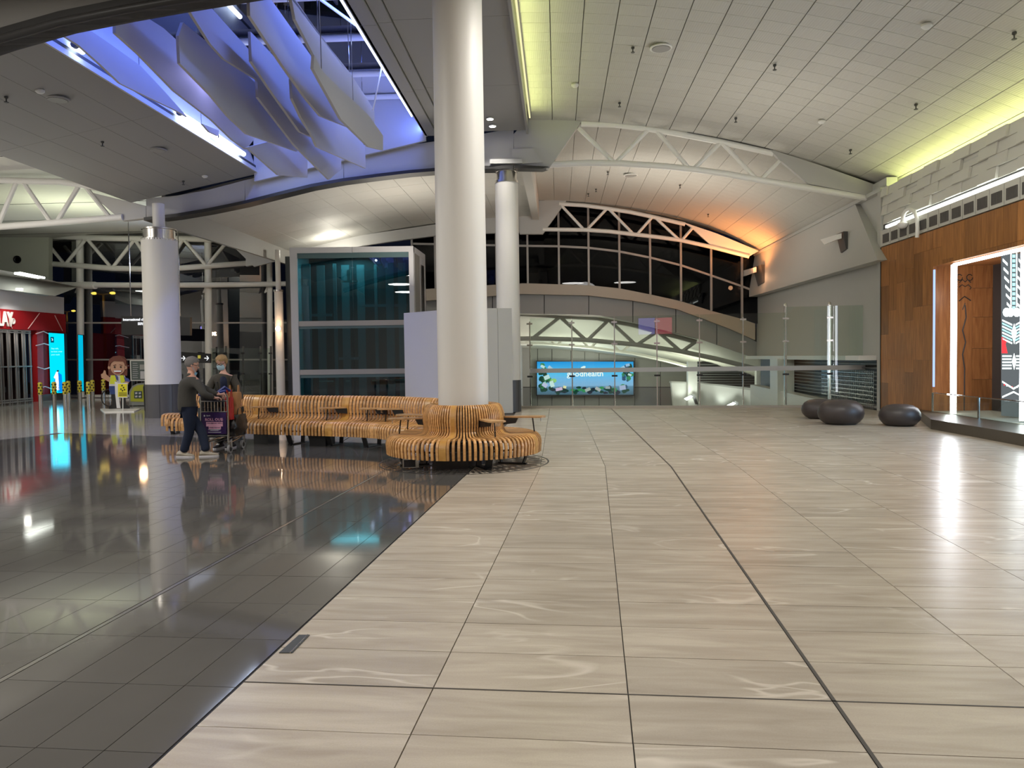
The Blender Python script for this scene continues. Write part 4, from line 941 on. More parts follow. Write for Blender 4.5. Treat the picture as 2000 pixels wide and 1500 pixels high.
cpts = [atD(*p) for p in [(-300, 470, 26), (-60, 514, 27), (0, 527, 28), (90, 545, 31), (152, 561, 33.6), (108, 578, 31.6), (0, 565, 28.7), (-60, 559, 27.6), (-300, 540, 26)]]
MB().slab(cpts, (-3.0, 1.5, 0.1)).build('shell', M_WALL, cn)
MB().slab([atD(*p) for p in [(40, 535, 29), (88, 544, 30.8), (88, 541, 30.8), (40, 531, 29)]], (-.3, .1, 0)).build('light_slot', M_LEDC, cn)
dl = MB().lathe(atD(38, 566, 28.3), [(.11, -.02), (.11, .05)], 16).build('downlight', M_BULB); tag(dl, 'lit round downlight under the pointed canopy over the shop', 'light')
light('SPOT', atD(38, 567, 28.2)+V((0.1, 0, -.06)), 220, NEUT, .08, target=onS(34, 640, 0.3), spot=1.0, name='downlight_beam')
# tall white drum wall with porthole vents
wl = struct(MB().slab([atD(*p) for p in [(-320, 430, 33.5), (95, 444, 34.2), (95, 552, 34.2), (-320, 560, 33.5)]], (0, .3, 0)), 'wall_left', mat('drum_wall', (0.55, 0.57, 0.48), 0.6), label='tall pale curved wall above the shop canopy')
MB().lathe((0, 0, 0), [(.001, 0), (.10, 0.0), (.13, .03), (.17, .03), (.17, 0)], 20).build('vent', M_BLACK, wl)
vt = [c for c in wl.children][-1]; vt.rotation_euler = (math.pi/2, 0, 0); vt.location = atD(34, 507, 34.05)
# left wall toward the camera
struct(MB().hexa([V((-22, -12, 0)), V((-21.8, -12, 0)), V((-19.6, 23, 0)), V((-19.8, 23, 0))], [V((-22, -12, 7.1)), V((-21.8, -12, 7.1)), V((-19.6, 23, 7.1)), V((-19.8, 23, 7.1))]), 'wall_left', M_WALL)
struct(MB().box((-6, -12.1, 4), (44, .2, 9)), 'wall_rear', M_WALL)
# totem screens
def totem(label, pts, D, glow):
    t_ = thing('digital_totem', label, 'screen', atD(pts[0][0], pts[2][1], D))
    MB().slab([atD(x, y, D) for x, y in pts], (0, .12, 0)).build('display_face', glow, t_)
    q = [(pts[0][0]-1, pts[0][1]-1), (pts[1][0]+1, pts[1][1]-1), (pts[2][0]+1, pts[2][1]+1), (pts[3][0]-1, pts[3][1]+1)]
    MB().slab([atD(x, y, D+.03) for x, y in q], (0, .2, 0)).build('frame', M_BLACK, t_)
    return t_
M_CYAN = emis('totem_cyan', (0.0, 0.55, 0.72), 1.5)
tt = totem('bright turquoise advertising totem at the end of the red shop front', [(95, 650), (124, 652), (127, 767), (99, 768)], 32.3, M_CYAN)
def tp(pts, nm, c, s=1.2):
    k_ = 'tt_%02d%02d%02d' % tuple(int(v*99) for v in c); m_ = MATS.get(k_) or MATS.setdefault(k_, emis(k_, c, s))
    MB().slab([atD(x, y, 32.26) for x, y in pts], (0, .02, 0)).build(nm, m_, tt)
tp([(98.5, 658), (104.5, 658), (105, 669), (99, 669)], 'logo_tile', (0.0, .06, .12)); tp([(100.5, 661), (102, 660), (103.5, 663), (103.5, 666), (100.5, 666)], 'logo', (.6, .9, 1))
tp([(113, 727), (120, 732), (122, 766), (114, 766)], 'blue_shape', (0.0, .22, .75)); tp([(104, 745), (108, 738), (109, 767), (101, 767)], 'blue_shape', (0.0, .35, .8))
tp([(110, 726), (113, 726), (114.5, 738), (116, 762), (109, 762), (108, 741), (105, 737)], 'figure', (.9, .85, .9)); tp([(111, 723), (114.5, 723), (114.5, 726), (111, 726)], 'figure', (.02, .02, .03))
M_TT = emis('totem_text', (0.35, .9, 1), 1.3)
for y, s_ in [(682, 'Stay safe,'), (688, 'be kind, wear'), (694, 'your mask')]:
    text(s_, 'lettering', M_TT, tt, atD(100, y, 32.2), (1, 0, 0), (0, 0, 1), 0.085, .002)
t2_ = totem('second turquoise totem, half hidden behind the white mullion post', [(152.5, 654), (161, 655), (163, 764), (154, 763)], 32.9, emis('totem_cyan_2', (0.0, 0.42, 0.62), 1.2))
light('AREA', atD(112, 710, 32), 10, (0.1, 0.7, 1.0), .8, size_y=2.4, rot=(-math.pi/2, 0, 0), name='totem_glow')

# ================================================================== CURTAIN WALL (window_3)
def Dc(px): u = (px-300)/220; return 33.4+2.1*min(u*u, 2.2)
def cwp(px, py, off=0.0): return atD(px, py, Dc(px)+off)
WN = struct(MB().strip([cwp(x, 776) for x in range(60, 660, 20)], [cwp(x, 771) for x in range(60, 660, 20)], (0, .25, 0)), 'window_3', M_TUBE, label='tall curved glass curtain wall behind the left column')
VX = [62, 157, 225, 285, 345, 407, 468, 527, 590, 650]
for i, x in enumerate(VX):
    if x in (157, 407, 527):
        MB().tube([cwp(x+1, 776, -.25), cwp(x-1, 470, -.25)], 0.15 if x != 527 else .13, 12).build('post', M_TUBE, WN, True)
        MB().slab([cwp(x+9, 776, .1), cwp(x+16, 776, .1), cwp(x+13, 462, .1), cwp(x+6, 462, .1)], (0, .15, 0)).build('mullion', M_DARK, WN)
        for y in (548, 566): MB().tube([cwp(x, y, -.25), cwp(x-10, y+(24 if y < 560 else 5), -.25)], .035, 6).build('strut', M_TUBE, WN)
    elif x in (62, 285, 650): MB().slab([cwp(x-1.5, 776, .05), cwp(x+1.5, 776, .05), cwp(x+1.5, 470, .05), cwp(x-1.5, 470, .05)], (0, .1, 0)).build('mullion', M_DARK, WN)
for y0, y1 in [(629, 633), (701, 705)]:
    xs = list(range(60, 660, 20)); MB().strip([cwp(x, y1-1) for x in xs], [cwp(x, y0) for x in xs], (0, .1, 0)).build('transom', M_MUL, WN)
for x0, x1 in zip(VX[:-1], VX[1:]):
    for y0, y1 in [(771, 704), (702, 632), (630, 552), (550, 455)]:
        MB().slab([cwp(x0, y0, .04), cwp(x1, y0, .04), cwp(x1, y1, .04), cwp(x0, y1, .04)], (0, .02, 0)).build('glass_pane', M_NIGHTGL, WN)
MB().tube([cwp(x, 557-((x-300)/120)**2*.6, -.6) for x in [100, 150, 200, 250, 300, 350, 410, 470, 530, 575]], 0.115, 12).build('tie_pipe', M_TUBE, WN, True)
MB().tube([cwp(164, 557, -.6), cwp(186, 557.5, -.6)], 0.16, 12).build('pipe_sleeve', M_TUBE, WN, True)
wt = thing('roof_truss', 'white tubular truss bowing along the head of the glass curtain wall', 'truss', cwp(280, 500))
def cwt(pts, r, nm): MB().tube([cwp(x, y, -.5) for x, y in pts], r, 10).build(nm, M_TUBE, wt, True)
cwt([(60, 457), (95, 461), (192, 465), (280, 466.5), (342, 466), (430, 468), (480, 472)], .125, 'top_chord')
cwt([(60, 511), (95, 515), (155, 519), (220, 524), (280, 525.5), (345, 524), (430, 518), (496, 513)], .12, 'bottom_chord')
for a, b in [((94, 477), (125, 515)), ((129, 515), (166, 469)), ((172, 469), (216, 521)), ((222, 520), (261, 470)), ((265, 470), (300, 524)), ((318, 525), (356, 470)), ((361, 470), (401, 517)), ((407, 516), (442, 474))]:
    cwt([a, b], .075, 'web_tube')
MB().slab([onL(x, y, G2-.1) for x, y in [(452, 478), (545, 496), (545, 508), (496, 521)]], d*.12).build('end_gusset', M_GIRD, g2)
sc_ = thing('round_post', 'slim white round post standing left of the lift tower', 'column', atD(548, 777, 30.5)*1)
p0 = atD(549, 780, 30.5); p0.z = 0
MB().lathe(p0, [(.17, 0), (.17, 3.3), (.165, 4.3)], 20).build('shaft', M_TUBE, sc_, True); MB().lathe(p0, [(.10, 4.3), (.10, 5.9)], 16).build('post', M_TUBE, sc_, True)
MB().lathe(p0, [(.2, 4.25), (.2, 4.33)], 20).build('collar', M_STEEL, sc_, True)
# small warm globes
for (px, py, D, lab) in [(276, 645, 30, 'small glaring warm lamp beside the left column, under the hanging sign'), (543, 642, 30.1, 'small glaring warm lamp on the slim round post')]:
    q = atD(px, py, D); l_ = thing('wall_lamp', lab, 'lamp', q)
    MB().sphere(q, .10, 12).build('globe', emis('globe_warm', (1, .62, .35), 30) if 'globe_warm' not in bpy.data.materials else bpy.data.materials['globe_warm'], l_, True)
    MB().box(q+V((0.0, .14, 0)), (.1, .1, .1)).build('bracket', M_STEEL, l_)
    light('POINT', q+V((0, -.25, 0)), 14, (1, .62, .35), .1, name='globe_light')
# exterior
struct(MB().box((-27, 60, -.4), (44, 44, .1)), 'floor', mat('asphalt', (0.03, 0.03, 0.03), 0.9), label='dark ground outside the glass')
for (px, py, D, h_, lab) in [(202, 575, 52, 6.2, 'tall twin-armed street lamp glowing orange outside the glass'), (131, 609, 75, 6.4, 'small distant twin-armed street lamp outside the glass')]:
    q = atD(px, py, D); s_ = thing('street_lamp', lab, 'lamp', V((q.x, q.y, -.35)))
    MB().tube([V((q.x, q.y, -.35)), q], .13, 8, .07).build('pole', mat('lamp_pole', (.25, .16, .05), .5) if 'lamp_pole' not in MATS else MATS['lamp_pole'], s_, True)
    MB().tube([q+V((-.55, 0, .1)), q, q+V((.55, 0, .1))], .06, 8).build('arm', MATS['lamp_pole'], s_, True)
    for sg in (-1, 1): MB().sphere(q+V((sg*.62, 0, .08)), .16, 10, (1.3, 1, .6)).build('lamp_head', emis('sodium', (1, .62, .08), 14) if 'sodium' not in bpy.data.materials else bpy.data.materials['sodium'], s_, True)
    light('POINT', q+V((0, -.5, -.6)), 40, (1, .6, .1), .3, name='street_light')

# ================================================================== LIFT TOWER AND HOARDING
lift = thing('lift_tower', 'square lift tower with white frame and teal glass, behind the long bench', 'lift', V((-5.9, 29.5, 0)))
LD = 28.5; ztop = atD(690, 482, LD).z
M_LF = mat('lift_frame', (0.60, 0.60, 0.62), 0.35)
def lq(px, z, D=LD): p = atD(px, 600, D); return V((p.x, D, z))
def lbox(x0, x1, z0, z1, nm, m, D0=LD, dth=.15): 
    a, b = lq(x0, z0, D0), lq(x1, z0, D0)
    return MB().hexa([a, b, b+V((0, dth, 0)), a+V((0, dth, 0))], [V((p.x, p.y, z1)) for p in (a, b, b+V((0, dth, 0)), a+V((0, dth, 0)))]).build(nm, m, lift)
zf = lambda y: atD(690, y, LD).z
lbox(568, 582, 0, ztop, 'frame_post', M_LF); lbox(800, 809, 0, ztop, 'frame_post', M_LF)
lbox(582, 689.5, zf(493), ztop, 'frame_head', M_LF); lbox(690.3, 800, zf(493), ztop, 'frame_head', M_LF)
for y0, y1 in [(636, 626), (731, 721)]: lbox(582, 800, zf(y0), zf(y1), 'transom', M_MUL, LD+.02)
for y0, y1 in [(503, 493), (641, 636), (737, 731)]: lbox(582, 800, zf(y0), zf(y1), 'spandrel_strip', mat('teal_strip', (0.10, 0.17, 0.18), .4) if 'teal_strip' not in MATS else MATS['teal_strip'], LD+.06, .05)
for y0, y1 in [(626, 494), (721, 637), (780, 732)]:
    for x0, x1 in [(582, 689.7), (690.2, 800)]: lbox(x0, x1, max(0, zf(y0)), zf(y1), 'glass_pane', M_TEAL, LD+.08, .02)
# right side
sa, sb = lq(809, 0), lq(832, 0, 30.9)
def side(f0, f1, z0, z1, nm, m, off=0):
    a = sa+(sb-sa)*f0; b = sa+(sb-sa)*f1; o_ = V((-.12-off, 0, 0)); return MB().hexa([a, b, b+o_, a+o_], [V((p.x, p.y, z1)) for p in (a, b, b+o_, a+o_)]).build(nm, m, lift) if z0 == 0 else MB().hexa([V((p.x, p.y, z0)) for p in (a, b, b+o_, a+o_)], [V((p.x, p.y, z1)) for p in (a, b, b+o_, a+o_)]).build(nm, m, lift)
side(0.064, .10, 0, ztop-.001, 'frame_post', M_LF); side(.92, 1, 0, ztop, 'frame_post', M_LF); side(.064, .92, ztop-.22, ztop-.001, 'frame_head', M_LF)
for f0, f1 in [(.1, .3), (.31, .5), (.51, .7), (.71, .92)]: side(f0, f1, .05, ztop-.23, 'side_panel', M_SOFF if f0 < .5 else M_LF, .03)
side(.60, .88, 2.6, ztop-.5, 'side_glass', M_BLACK, -.015)
bk = [lq(568, 0, 30.9), sb]
MB().slab([V((-9.0, 30.9, 0)), V((sb.x, 30.9, 0)), V((sb.x, 30.9, ztop)), V((-9.0, 30.9, ztop))], (0, .1, 0)).build('rear_wall', mat('shaft_dark', (0.06, 0.075, 0.08), .5), lift)
MB().slab([V((lq(568, 0).x, LD+.1, 0)), V((lq(568, 0).x, 30.9, 0)), V((lq(568, 0).x, 30.9, ztop)), V((lq(568, 0).x, LD+.1, ztop))], (.08, 0, 0)).build('side_wall', M_LF, lift)
MB().slab([V((lq(568, 0).x+.05, LD+.16, ztop-.01)), V((lq(809, 0).x-.16, LD+.16, ztop-.01)), V((sb.x-.16, 30.85, ztop-.01)), V((lq(568, 0).x+.05, 30.85, ztop-.01))], (0, 0, -.1)).build('roof', M_LF, lift)
M_INN = mat('shaft_steel', (0.32, 0.38, 0.40), .35, .5)
for x in (600, 628, 655, 676, 706, 735, 762, 786): MB().box(lq(x, ztop/2-.2, 29.8+.5*((x//3) % 2)), (.12 if x % 2 else .3, .1, ztop-.5)).build('guide_rail', M_INN, lift)
for x0, x1, y in [(595, 648, 610), (660, 700, 700), (700, 795, 592)]: MB().box((lq((x0+x1)/2, 0, 30).x, 30, zf(y)), ((x1-x0)/1502*30, .08, .1)).build('cross_member', M_INN, lift)
for x0, x1, y in [(620, 648, 745), (672, 680, 745), (724, 738, 745), (760, 790, 744)]: MB().box((lq((x0+x1)/2, 0, 29.3).x, 29.3, zf(y)), ((x1-x0)/1502*29.3, .05, .06)).build('push_bar', M_TUBE, lift)
MB().box((lq(683, 0, 29).x, 29.0, zf(535)), (.13, .1, .42)).build('skylight_reflection', M_TUBE, lift); MB().box((lq(683, 0, 29).x, 29.0, zf(547)), (.62, .1, .07)).build('skylight_reflection', M_TUBE, lift)  # white bars standing in for the skylight's reflection in the glass
light('AREA', (-6.2, 29.75, ztop-.16), 70, (.75, .95, 1), 1.9, rot=(0, 0, 0), name='lift_fill')  # added fill for the shaft, hidden behind the frame head
hd = thing('hoarding', 'plain pale hoarding box between the central column and the second column', 'hoarding', V((-1.5, 22, 0)))
hp = [atD(790, 700, 22.9), atD(904, 700, 21.1), atD(973, 700, 21.2), atD(1001, 700, 21.3), atD(1001, 700, 21.5), atD(860, 700, 24)]
for p in hp: p.z = 0
M_HO = mat('hoarding_lit', (0.60, 0.60, 0.64), .55)  # paler bluish tone of the lit left side put into this colour
for i, (a, b) in enumerate(zip(hp[:3], hp[1:4])):
    n_ = V((-(b-a).y, (b-a).x, 0)).normalized()*.04
    e = (b-a).normalized()*.004
    MB().slab([a+e, b-e, b-e+V((0, 0, 2.9)), a+e+V((0, 0, 2.9))], n_).build('board', M_HO if i == 0 else MATS['painted_wall'], hd)
MB().slab([p+V((0, 0, 2.84)) for p in [hp[0]+V((.05, .05, 0)), hp[1]+V((0, .05, 0)), hp[3]+V((-.05, .05, 0)), hp[5]]], (0, 0, .04)).build('top', M_WALL, hd)

# ================================================================== HANGING SIGN, ARROWS
hs = thing('hanging_sign', 'long black hanging sign with white lettering International check-in, partly behind the left column', 'sign', atD(304, 636, 27))
MB().slab([atD(x, y, 27) for x, y in [(237, 617), (371, 619.5), (371, 655), (237, 654)]], (0, .18, 0)).build('sign_box', M_BLACK, hs)
M_SGN = emis('sign_white', (.95, .97, 1), 1.6)
text('International check-in', 'lettering', M_SGN, hs, atD(240, 626.5, 26.96), (1, 0, 0), (0, 0, 1), .118, .003, 'LEFT', .002)
text('国际航班值机', 'lettering', M_SGN, hs, atD(269, 634.5, 26.96), (1, 0, 0), (0, 0, 1), .105, .003)
for px in (256, 352): MB().tube([atD(px, 617, 27.09), V((atD(px, 617, 27.09).x, 27.09, 7.1))], .018, 6).build('hanger_rod', M_STEEL, hs)
ws = thing('wayfinding_sign', 'small black sign with white right-pointing arrows above the two people', 'sign', atD(380, 698, 29))
MB().slab([atD(x, y, 29) for x, y in [(350, 687), (411, 691), (411, 709), (350, 709)]], (0, .1, 0)).build('sign_box', M_BLACK, ws)
for cx in (357, 403):
    cy = 699.5; MB().slab([atD(x, y, 28.97) for x, y in [(cx-4, cy-.6), (cx+3, cy-.6), (cx+3, cy+.6), (cx-4, cy+.6)]], (0, .02, 0)).build('arrow', M_SGN, ws)
    for s_ in (-1, 1): MB().slab([atD(x, y, 28.97) for x, y in [(cx+4.6, cy), (cx+3.6, cy), (cx, cy-4.2*s_), (cx+1.2, cy-4.2*s_)]], (0, .02, 0)).build('arrow', M_SGN, ws)
MB().box(atD(389, 697, 28.98), (.1, .02, .12)).build('symbol', emis('symbol_yellow', (.7, .6, .1), .6), ws)
MB().tube([V((atD(380, 700, 29.05).x, 29.05, 0)), atD(380, 709, 29.05)], .04, 8).build('post', M_STEEL, ws)
# fence of glass screens behind the people
gs = thing('glass_screen', 'low glass screens with slim dark posts behind the people and the bench', 'screen', atD(500, 776, 31))
for i, (x0, x1) in enumerate([(412, 440), (441, 474), (475, 508), (509, 528)]):
    MB().slab([atD(x0, 780, 30.5), atD(x1, 780, 30.5), atD(x1, 680, 30.5), atD(x0, 680, 30.5)], (0, .02, 0)).build('glass_pane', M_FENCE, gs)
    MB().slab([atD(x1-1, 782, 30.6), atD(x1+1.5, 782, 30.6), atD(x1+1.5, 676, 30.6), atD(x1-1, 676, 30.6)], (0, .08, 0)).build('post', M_COLB, gs)
    for y in (690, 730): MB().box(atD(x1, y, 30.45), (.12, .06, .06)).build('clamp', M_BLACK, gs)

# hanging display behind the camera (the photo shows its mirror image in the balustrade)
hp2 = thing('hanging_display', 'hanging purple and red display seen mirrored in the glass balustrade', 'screen', (-.9, -9, 3.6))
MB().box((-.9, -9.08, 3.6), (2.5, .1, 1.3)).build('frame', M_BLACK, hp2)
MB().box((-1.5, -9.01, 3.6), (1.15, .02, 1.15)).build('display_face', emis('disp_purple', (.35, .30, .95), 3), hp2)
MB().box((-.3, -9.01, 3.6), (1.15, .02, 1.15)).build('display_face', emis('disp_red', (.95, .15, .22), 3), hp2)
for x in (-1.8, 0): MB().tube([(x, -9.08, 4.2), (x, -9.08, 7.8)], .02, 6).build('hanger_rod', M_STEEL, hp2)

# ================================================================== BOLLARDS
bl = thing('bollard', 'steel bollard with yellow chequered top, leftmost of the row by the shop grille', 'bollard', (0, 0, 0), 'steel bollards before the shop')
MB().lathe((0, 0, 0), [(.06, 0), (.06, .56)], 16).build('post', M_STEEL, bl, True)
M_YB = mat('bollard_yellow', (.55, .46, .03), .45)
MB().lathe((0, 0, 0), [(.066, .56), (.066, .92), (.05, .95), (.001, .96)], 16).build('band', M_YB, bl, True)
ck = MB()
for r_ in range(4):
    for k in range(4):
        a = k*math.pi/2+(r_ % 2)*math.pi/4
        ck.box((.066*math.cos(a), .066*math.sin(a), .60+r_*.09), (.01, .05, .045), a)
ck.build('chequers', M_BLACK, bl)
BP = [(80, 805, 'leftmost, before the red pier'), (107, 803.5, 'before the turquoise totem'), (128, 804, 'right beside the totem, front one of the pair'), (135, 799.5, 'right beside the totem, rear one of the pair'), (157, 798, 'standing alone between the two pairs'), (174, 804, 'right of the white post, front one of the pair'), (182, 796, 'right of the white post, rear one of the pair'), (203, 793, 'rightmost, next to the cut-out figure')]
for i, (x, y, s_) in enumerate(BP):
    q = flo(x, y); lab = 'yellow-topped steel bollard, '+s_
    if i == 0: bl.location = q; bl['label'] = lab
    else: copy_tree(bl, q, i*.3, lab)
# ================================================================== CUT-OUT FIGURE, BOARD, KIOSK
SD = 25.3
st = thing('cutout_figure', 'cardboard cut-out of a smiling cartoon worker in yellow vest on a white base', 'standee', flo(234, 800))
def cp_(pts, nm, c, off=0.0, th=.02, rough=.6):
    k_ = 'co_%02d%02d%02d' % tuple(int(v*99) for v in c); m_ = MATS.get(k_) or mat(k_, c, rough)
    MB().slab([atD(x, y, SD-off) for x, y in pts], (0, th, 0)).build(nm, m_, st)
def el_(cx, cy, rx, ry, n=16, a0=0, a1=2*math.pi): return [(cx+rx*math.cos(a0+(a1-a0)*k/n), cy+ry*math.sin(a0+(a1-a0)*k/n)) for k in range(n+(0 if a1-a0 > 6.2 else 1))]
SK = (.50, .28, .18); HR = (.14, .035, .018)
cp_([(212, 735), (211, 712), (213, 702), (221, 696), (233, 694.5), (243, 697), (248, 704), (249, 716), (248, 734), (240, 733), (220, 733)], 'hair', HR, 0, .02)
cp_(el_(230, 717, 14.5, 15.5), 'face', SK, .03); cp_(el_(213, 718, 2.5, 3.5, 8), 'ear', SK, .03); cp_(el_(245.5, 718, 2.5, 3.5, 8), 'ear', SK, .03)
cp_([(213, 716), (214, 703), (222, 698), (236, 697), (246, 704), (246.5, 713), (240, 706), (222, 705), (216, 709)], 'fringe', HR, .055)
for x in (223.5, 235.5): cp_(el_(x, 717, 1.4, 2, 8), 'eye', (.02, .015, .01), .055); 
cp_([(221, 713), (226, 712), (226, 713), (221, 714)], 'brow', HR, .055); cp_([(233, 712), (238, 713), (238, 714), (233, 713)], 'brow', HR, .055)
cp_(el_(229.5, 723, 8, 6.5, 12, 0, math.pi), 'mouth', (.25, .02, .02), .055); cp_([(222, 723.5), (237, 723.5), (236, 726.5), (223, 726.5)], 'teeth', (.85, .85, .85), .07)
cp_([(216, 733), (243, 733), (247, 745), (247, 752), (213, 752), (213, 745)], 'shirt', (.55, .55, .60), .02)
cp_([(217, 733), (226, 733), (227, 752), (214, 752), (215, 740)], 'vest', (.62, .66, .03), .045); cp_([(234, 733), (241, 733), (244, 745), (236, 750)], 'vest', (.62, .66, .03), .045)
cp_([(224, 732), (229, 735), (230, 744), (227, 740)], 'lanyard', (.05, .06, .25), .06)
cp_([(213, 746), (204, 741), (198, 738), (197, 731), (201, 729), (203, 723), (206, 724), (207, 731), (213, 736), (216, 739)], 'arm', SK, .03)
cp_([(243, 737), (250, 739), (254, 744), (251, 748), (243, 745)], 'sleeve', (.05, .07, .3), .03); cp_([(245, 745), (252, 746), (249, 751), (243, 750)], 'arm', SK, .045)
cp_([(213, 750), (247, 750), (247, 754), (213, 754)], 'stripe', (.6, .6, .62), .05)
cp_([(213, 754), (226, 754), (225, 770), (216, 770), (213, 762)], 'trousers', (.02, .05, .2), .03); cp_([(236, 754), (247, 754), (246, 770), (236, 770)], 'trousers', (.02, .05, .2), .03)
cp_([(224, 745), (230, 747), (231, 770), (235, 797), (228, 797), (225, 770)], 'white_leg', (.75, .75, .75), .06)
cp_([(217, 770), (227, 770), (228, 798), (212, 799), (214, 793), (219, 790)], 'boot', (.012, .012, .012), .035); cp_([(236, 770), (244, 770), (246, 790), (253, 795), (253, 799), (236, 798)], 'boot', (.012, .012, .012), .035)
MB().slab([flo(196, 800), flo(275, 799.5), flo(262, 805), flo(204, 806)], (0, 0, .03)).build('base_plate', M_TUBE, st)
ps = thing('poster_stand', 'small yellow notice on a slim stand in front of the cut-out figure', 'sign', flo(240, 803))
SD2 = 24.7
def pq(pts, nm, m, off=0.0): MB().slab([atD(x, y, SD2-off) for x, y in pts], (0, .02, 0)).build(nm, m, ps)
pq([(229, 748), (249, 748), (249, 777), (229, 777)], 'board', MATS['bollard_yellow'] if False else mat('notice_frame', (.75, .75, .7), .5)); pq([(230.3, 750), (248, 750), (248, 775), (230.3, 775)], 'sheet', mat('notice_yellow', (.80, .72, .02), .5), .012)
for (x, y) in [(238, 753), (241, 757), (236, 760), (239, 763), (243, 761)]: pq([(x-1, y-1.3), (x+1.2, y-1.3), (x+1, y+1.5), (x-1, y+1.5)], 'pictogram', M_BLACK, .024)
for y in (767, 769.5, 772): pq([(232, y), (247, y), (247, y+.9), (232, y+.9)], 'text_line', M_BLACK, .024)
MB().tube([flo(240, 804), atD(240, 777, SD2)], .015, 6).build('stand', M_TUBE, ps)
ib = thing('information_board', 'dark framed information board on legs beside the left column', 'sign', atD(270, 780, 29))
BD = 29.5
MB().slab([atD(x, y, BD) for x, y in [(253.5, 703), (286, 703), (286, 744), (255, 744)]], (0, .08, 0)).build('frame', M_TUBE, ib)
MB().slab([atD(x, y, BD-.02) for x, y in [(255.5, 705), (284.5, 705), (284.5, 742), (257, 742)]], (0, .03, 0)).build('panel', mat('board_panel', (.12, .15, .14), .5), ib)
MB().slab([atD(x, y, BD-.04) for x, y in [(273, 712), (283.5, 712), (283.5, 722), (273, 722)]], (0, .02, 0)).build('picture', mat('board_pic', (.42, .42, .40), .5), ib); MB().slab([atD(x, y, BD-.04) for x, y in [(274, 725), (283.5, 725), (283.5, 740), (274, 740)]], (0, .02, 0)).build('picture', M_SHW, ib)
for k in range(8): MB().slab([atD(x, y, BD-.04) for x, y in [(259, 709+k*4), (268+(k*7) % 3, 709+k*4), (268+(k*7) % 3, 710+k*4), (259, 710+k*4)]], (0, .02, 0)).build('text_line', M_SHW, ib)
for x in (258, 282): MB().tube([atD(x, 744, BD+.04), V((atD(x, 744, BD+.04).x, BD+.04, 0))], .03, 6).build('leg', M_COLB, ib)
kk = thing('tourist_kiosk', 'yellow green rounded counter with dark square emblem beside the cut-out figure', 'counter', flo(270, 792))
KD = 27.2
MB().slab([atD(x, y, KD) for x, y in [(252, 791.5), (252, 765), (258, 754), (268, 749), (287, 748), (287, 791.5)]], (0, .5, 0)).build('body', mat('kiosk_grey', (.25, .26, .24), .5), kk)
MB().slab([atD(x, y, KD-.02) for x, y in [(255, 784), (255, 767), (260, 757), (269, 752), (287, 751), (287, 785)]], (0, .03, 0)).build('panel', mat('kiosk_yellow', (.45, .46, .03), .5), kk)
MB().slab([atD(x, y, KD-.04) for x, y in [(262, 764), (277, 764), (277, 778), (262, 778)]], (0, .03, 0)).build('emblem', mat('emblem_dark', (.04, .07, .07), .5), kk)
for (x, y) in [(266, 768), (273, 768), (266, 774.5), (273, 774.5)]: MB().slab([atD(x+a, y+b, KD-.06) for a, b in [(-2.4, -1.4), (1.8, -2.2), (2.4, 1.4), (-1.8, 2)]], (0, .02, 0)).build('emblem_mark', M_SHW, kk)
wh = thing('wheel', 'large spoked wheel standing behind the cut-out figure', 'wheel', flo(214, 794))
c_ = atD(215, 777, 26.5); R_ = .30
rim = MB(); rim.tube([c_+V((R_*math.cos(a), 0, R_*math.sin(a))) for a in [k*math.pi/12 for k in range(25)]], .018, 6); rim.build('tyre', M_RUBBER, wh, True)
for k in range(8): a = k*math.pi/4; MB().tube([c_, c_+V((R_*math.cos(a), 0, R_*math.sin(a)))], .005, 4).build('spoke', M_STEEL, wh)
bn = thing('litter_bin', 'black round-topped litter bin half hidden behind the left column', 'bin', flo(286, 803)); q = flo(288, 803)
MB().lathe(q+V((-0.05, .5, 0)), [(.26, 0), (.28, .75), (.2, .98), (.05, 1.02)], 20).build('body', M_BLACK, bn, True)

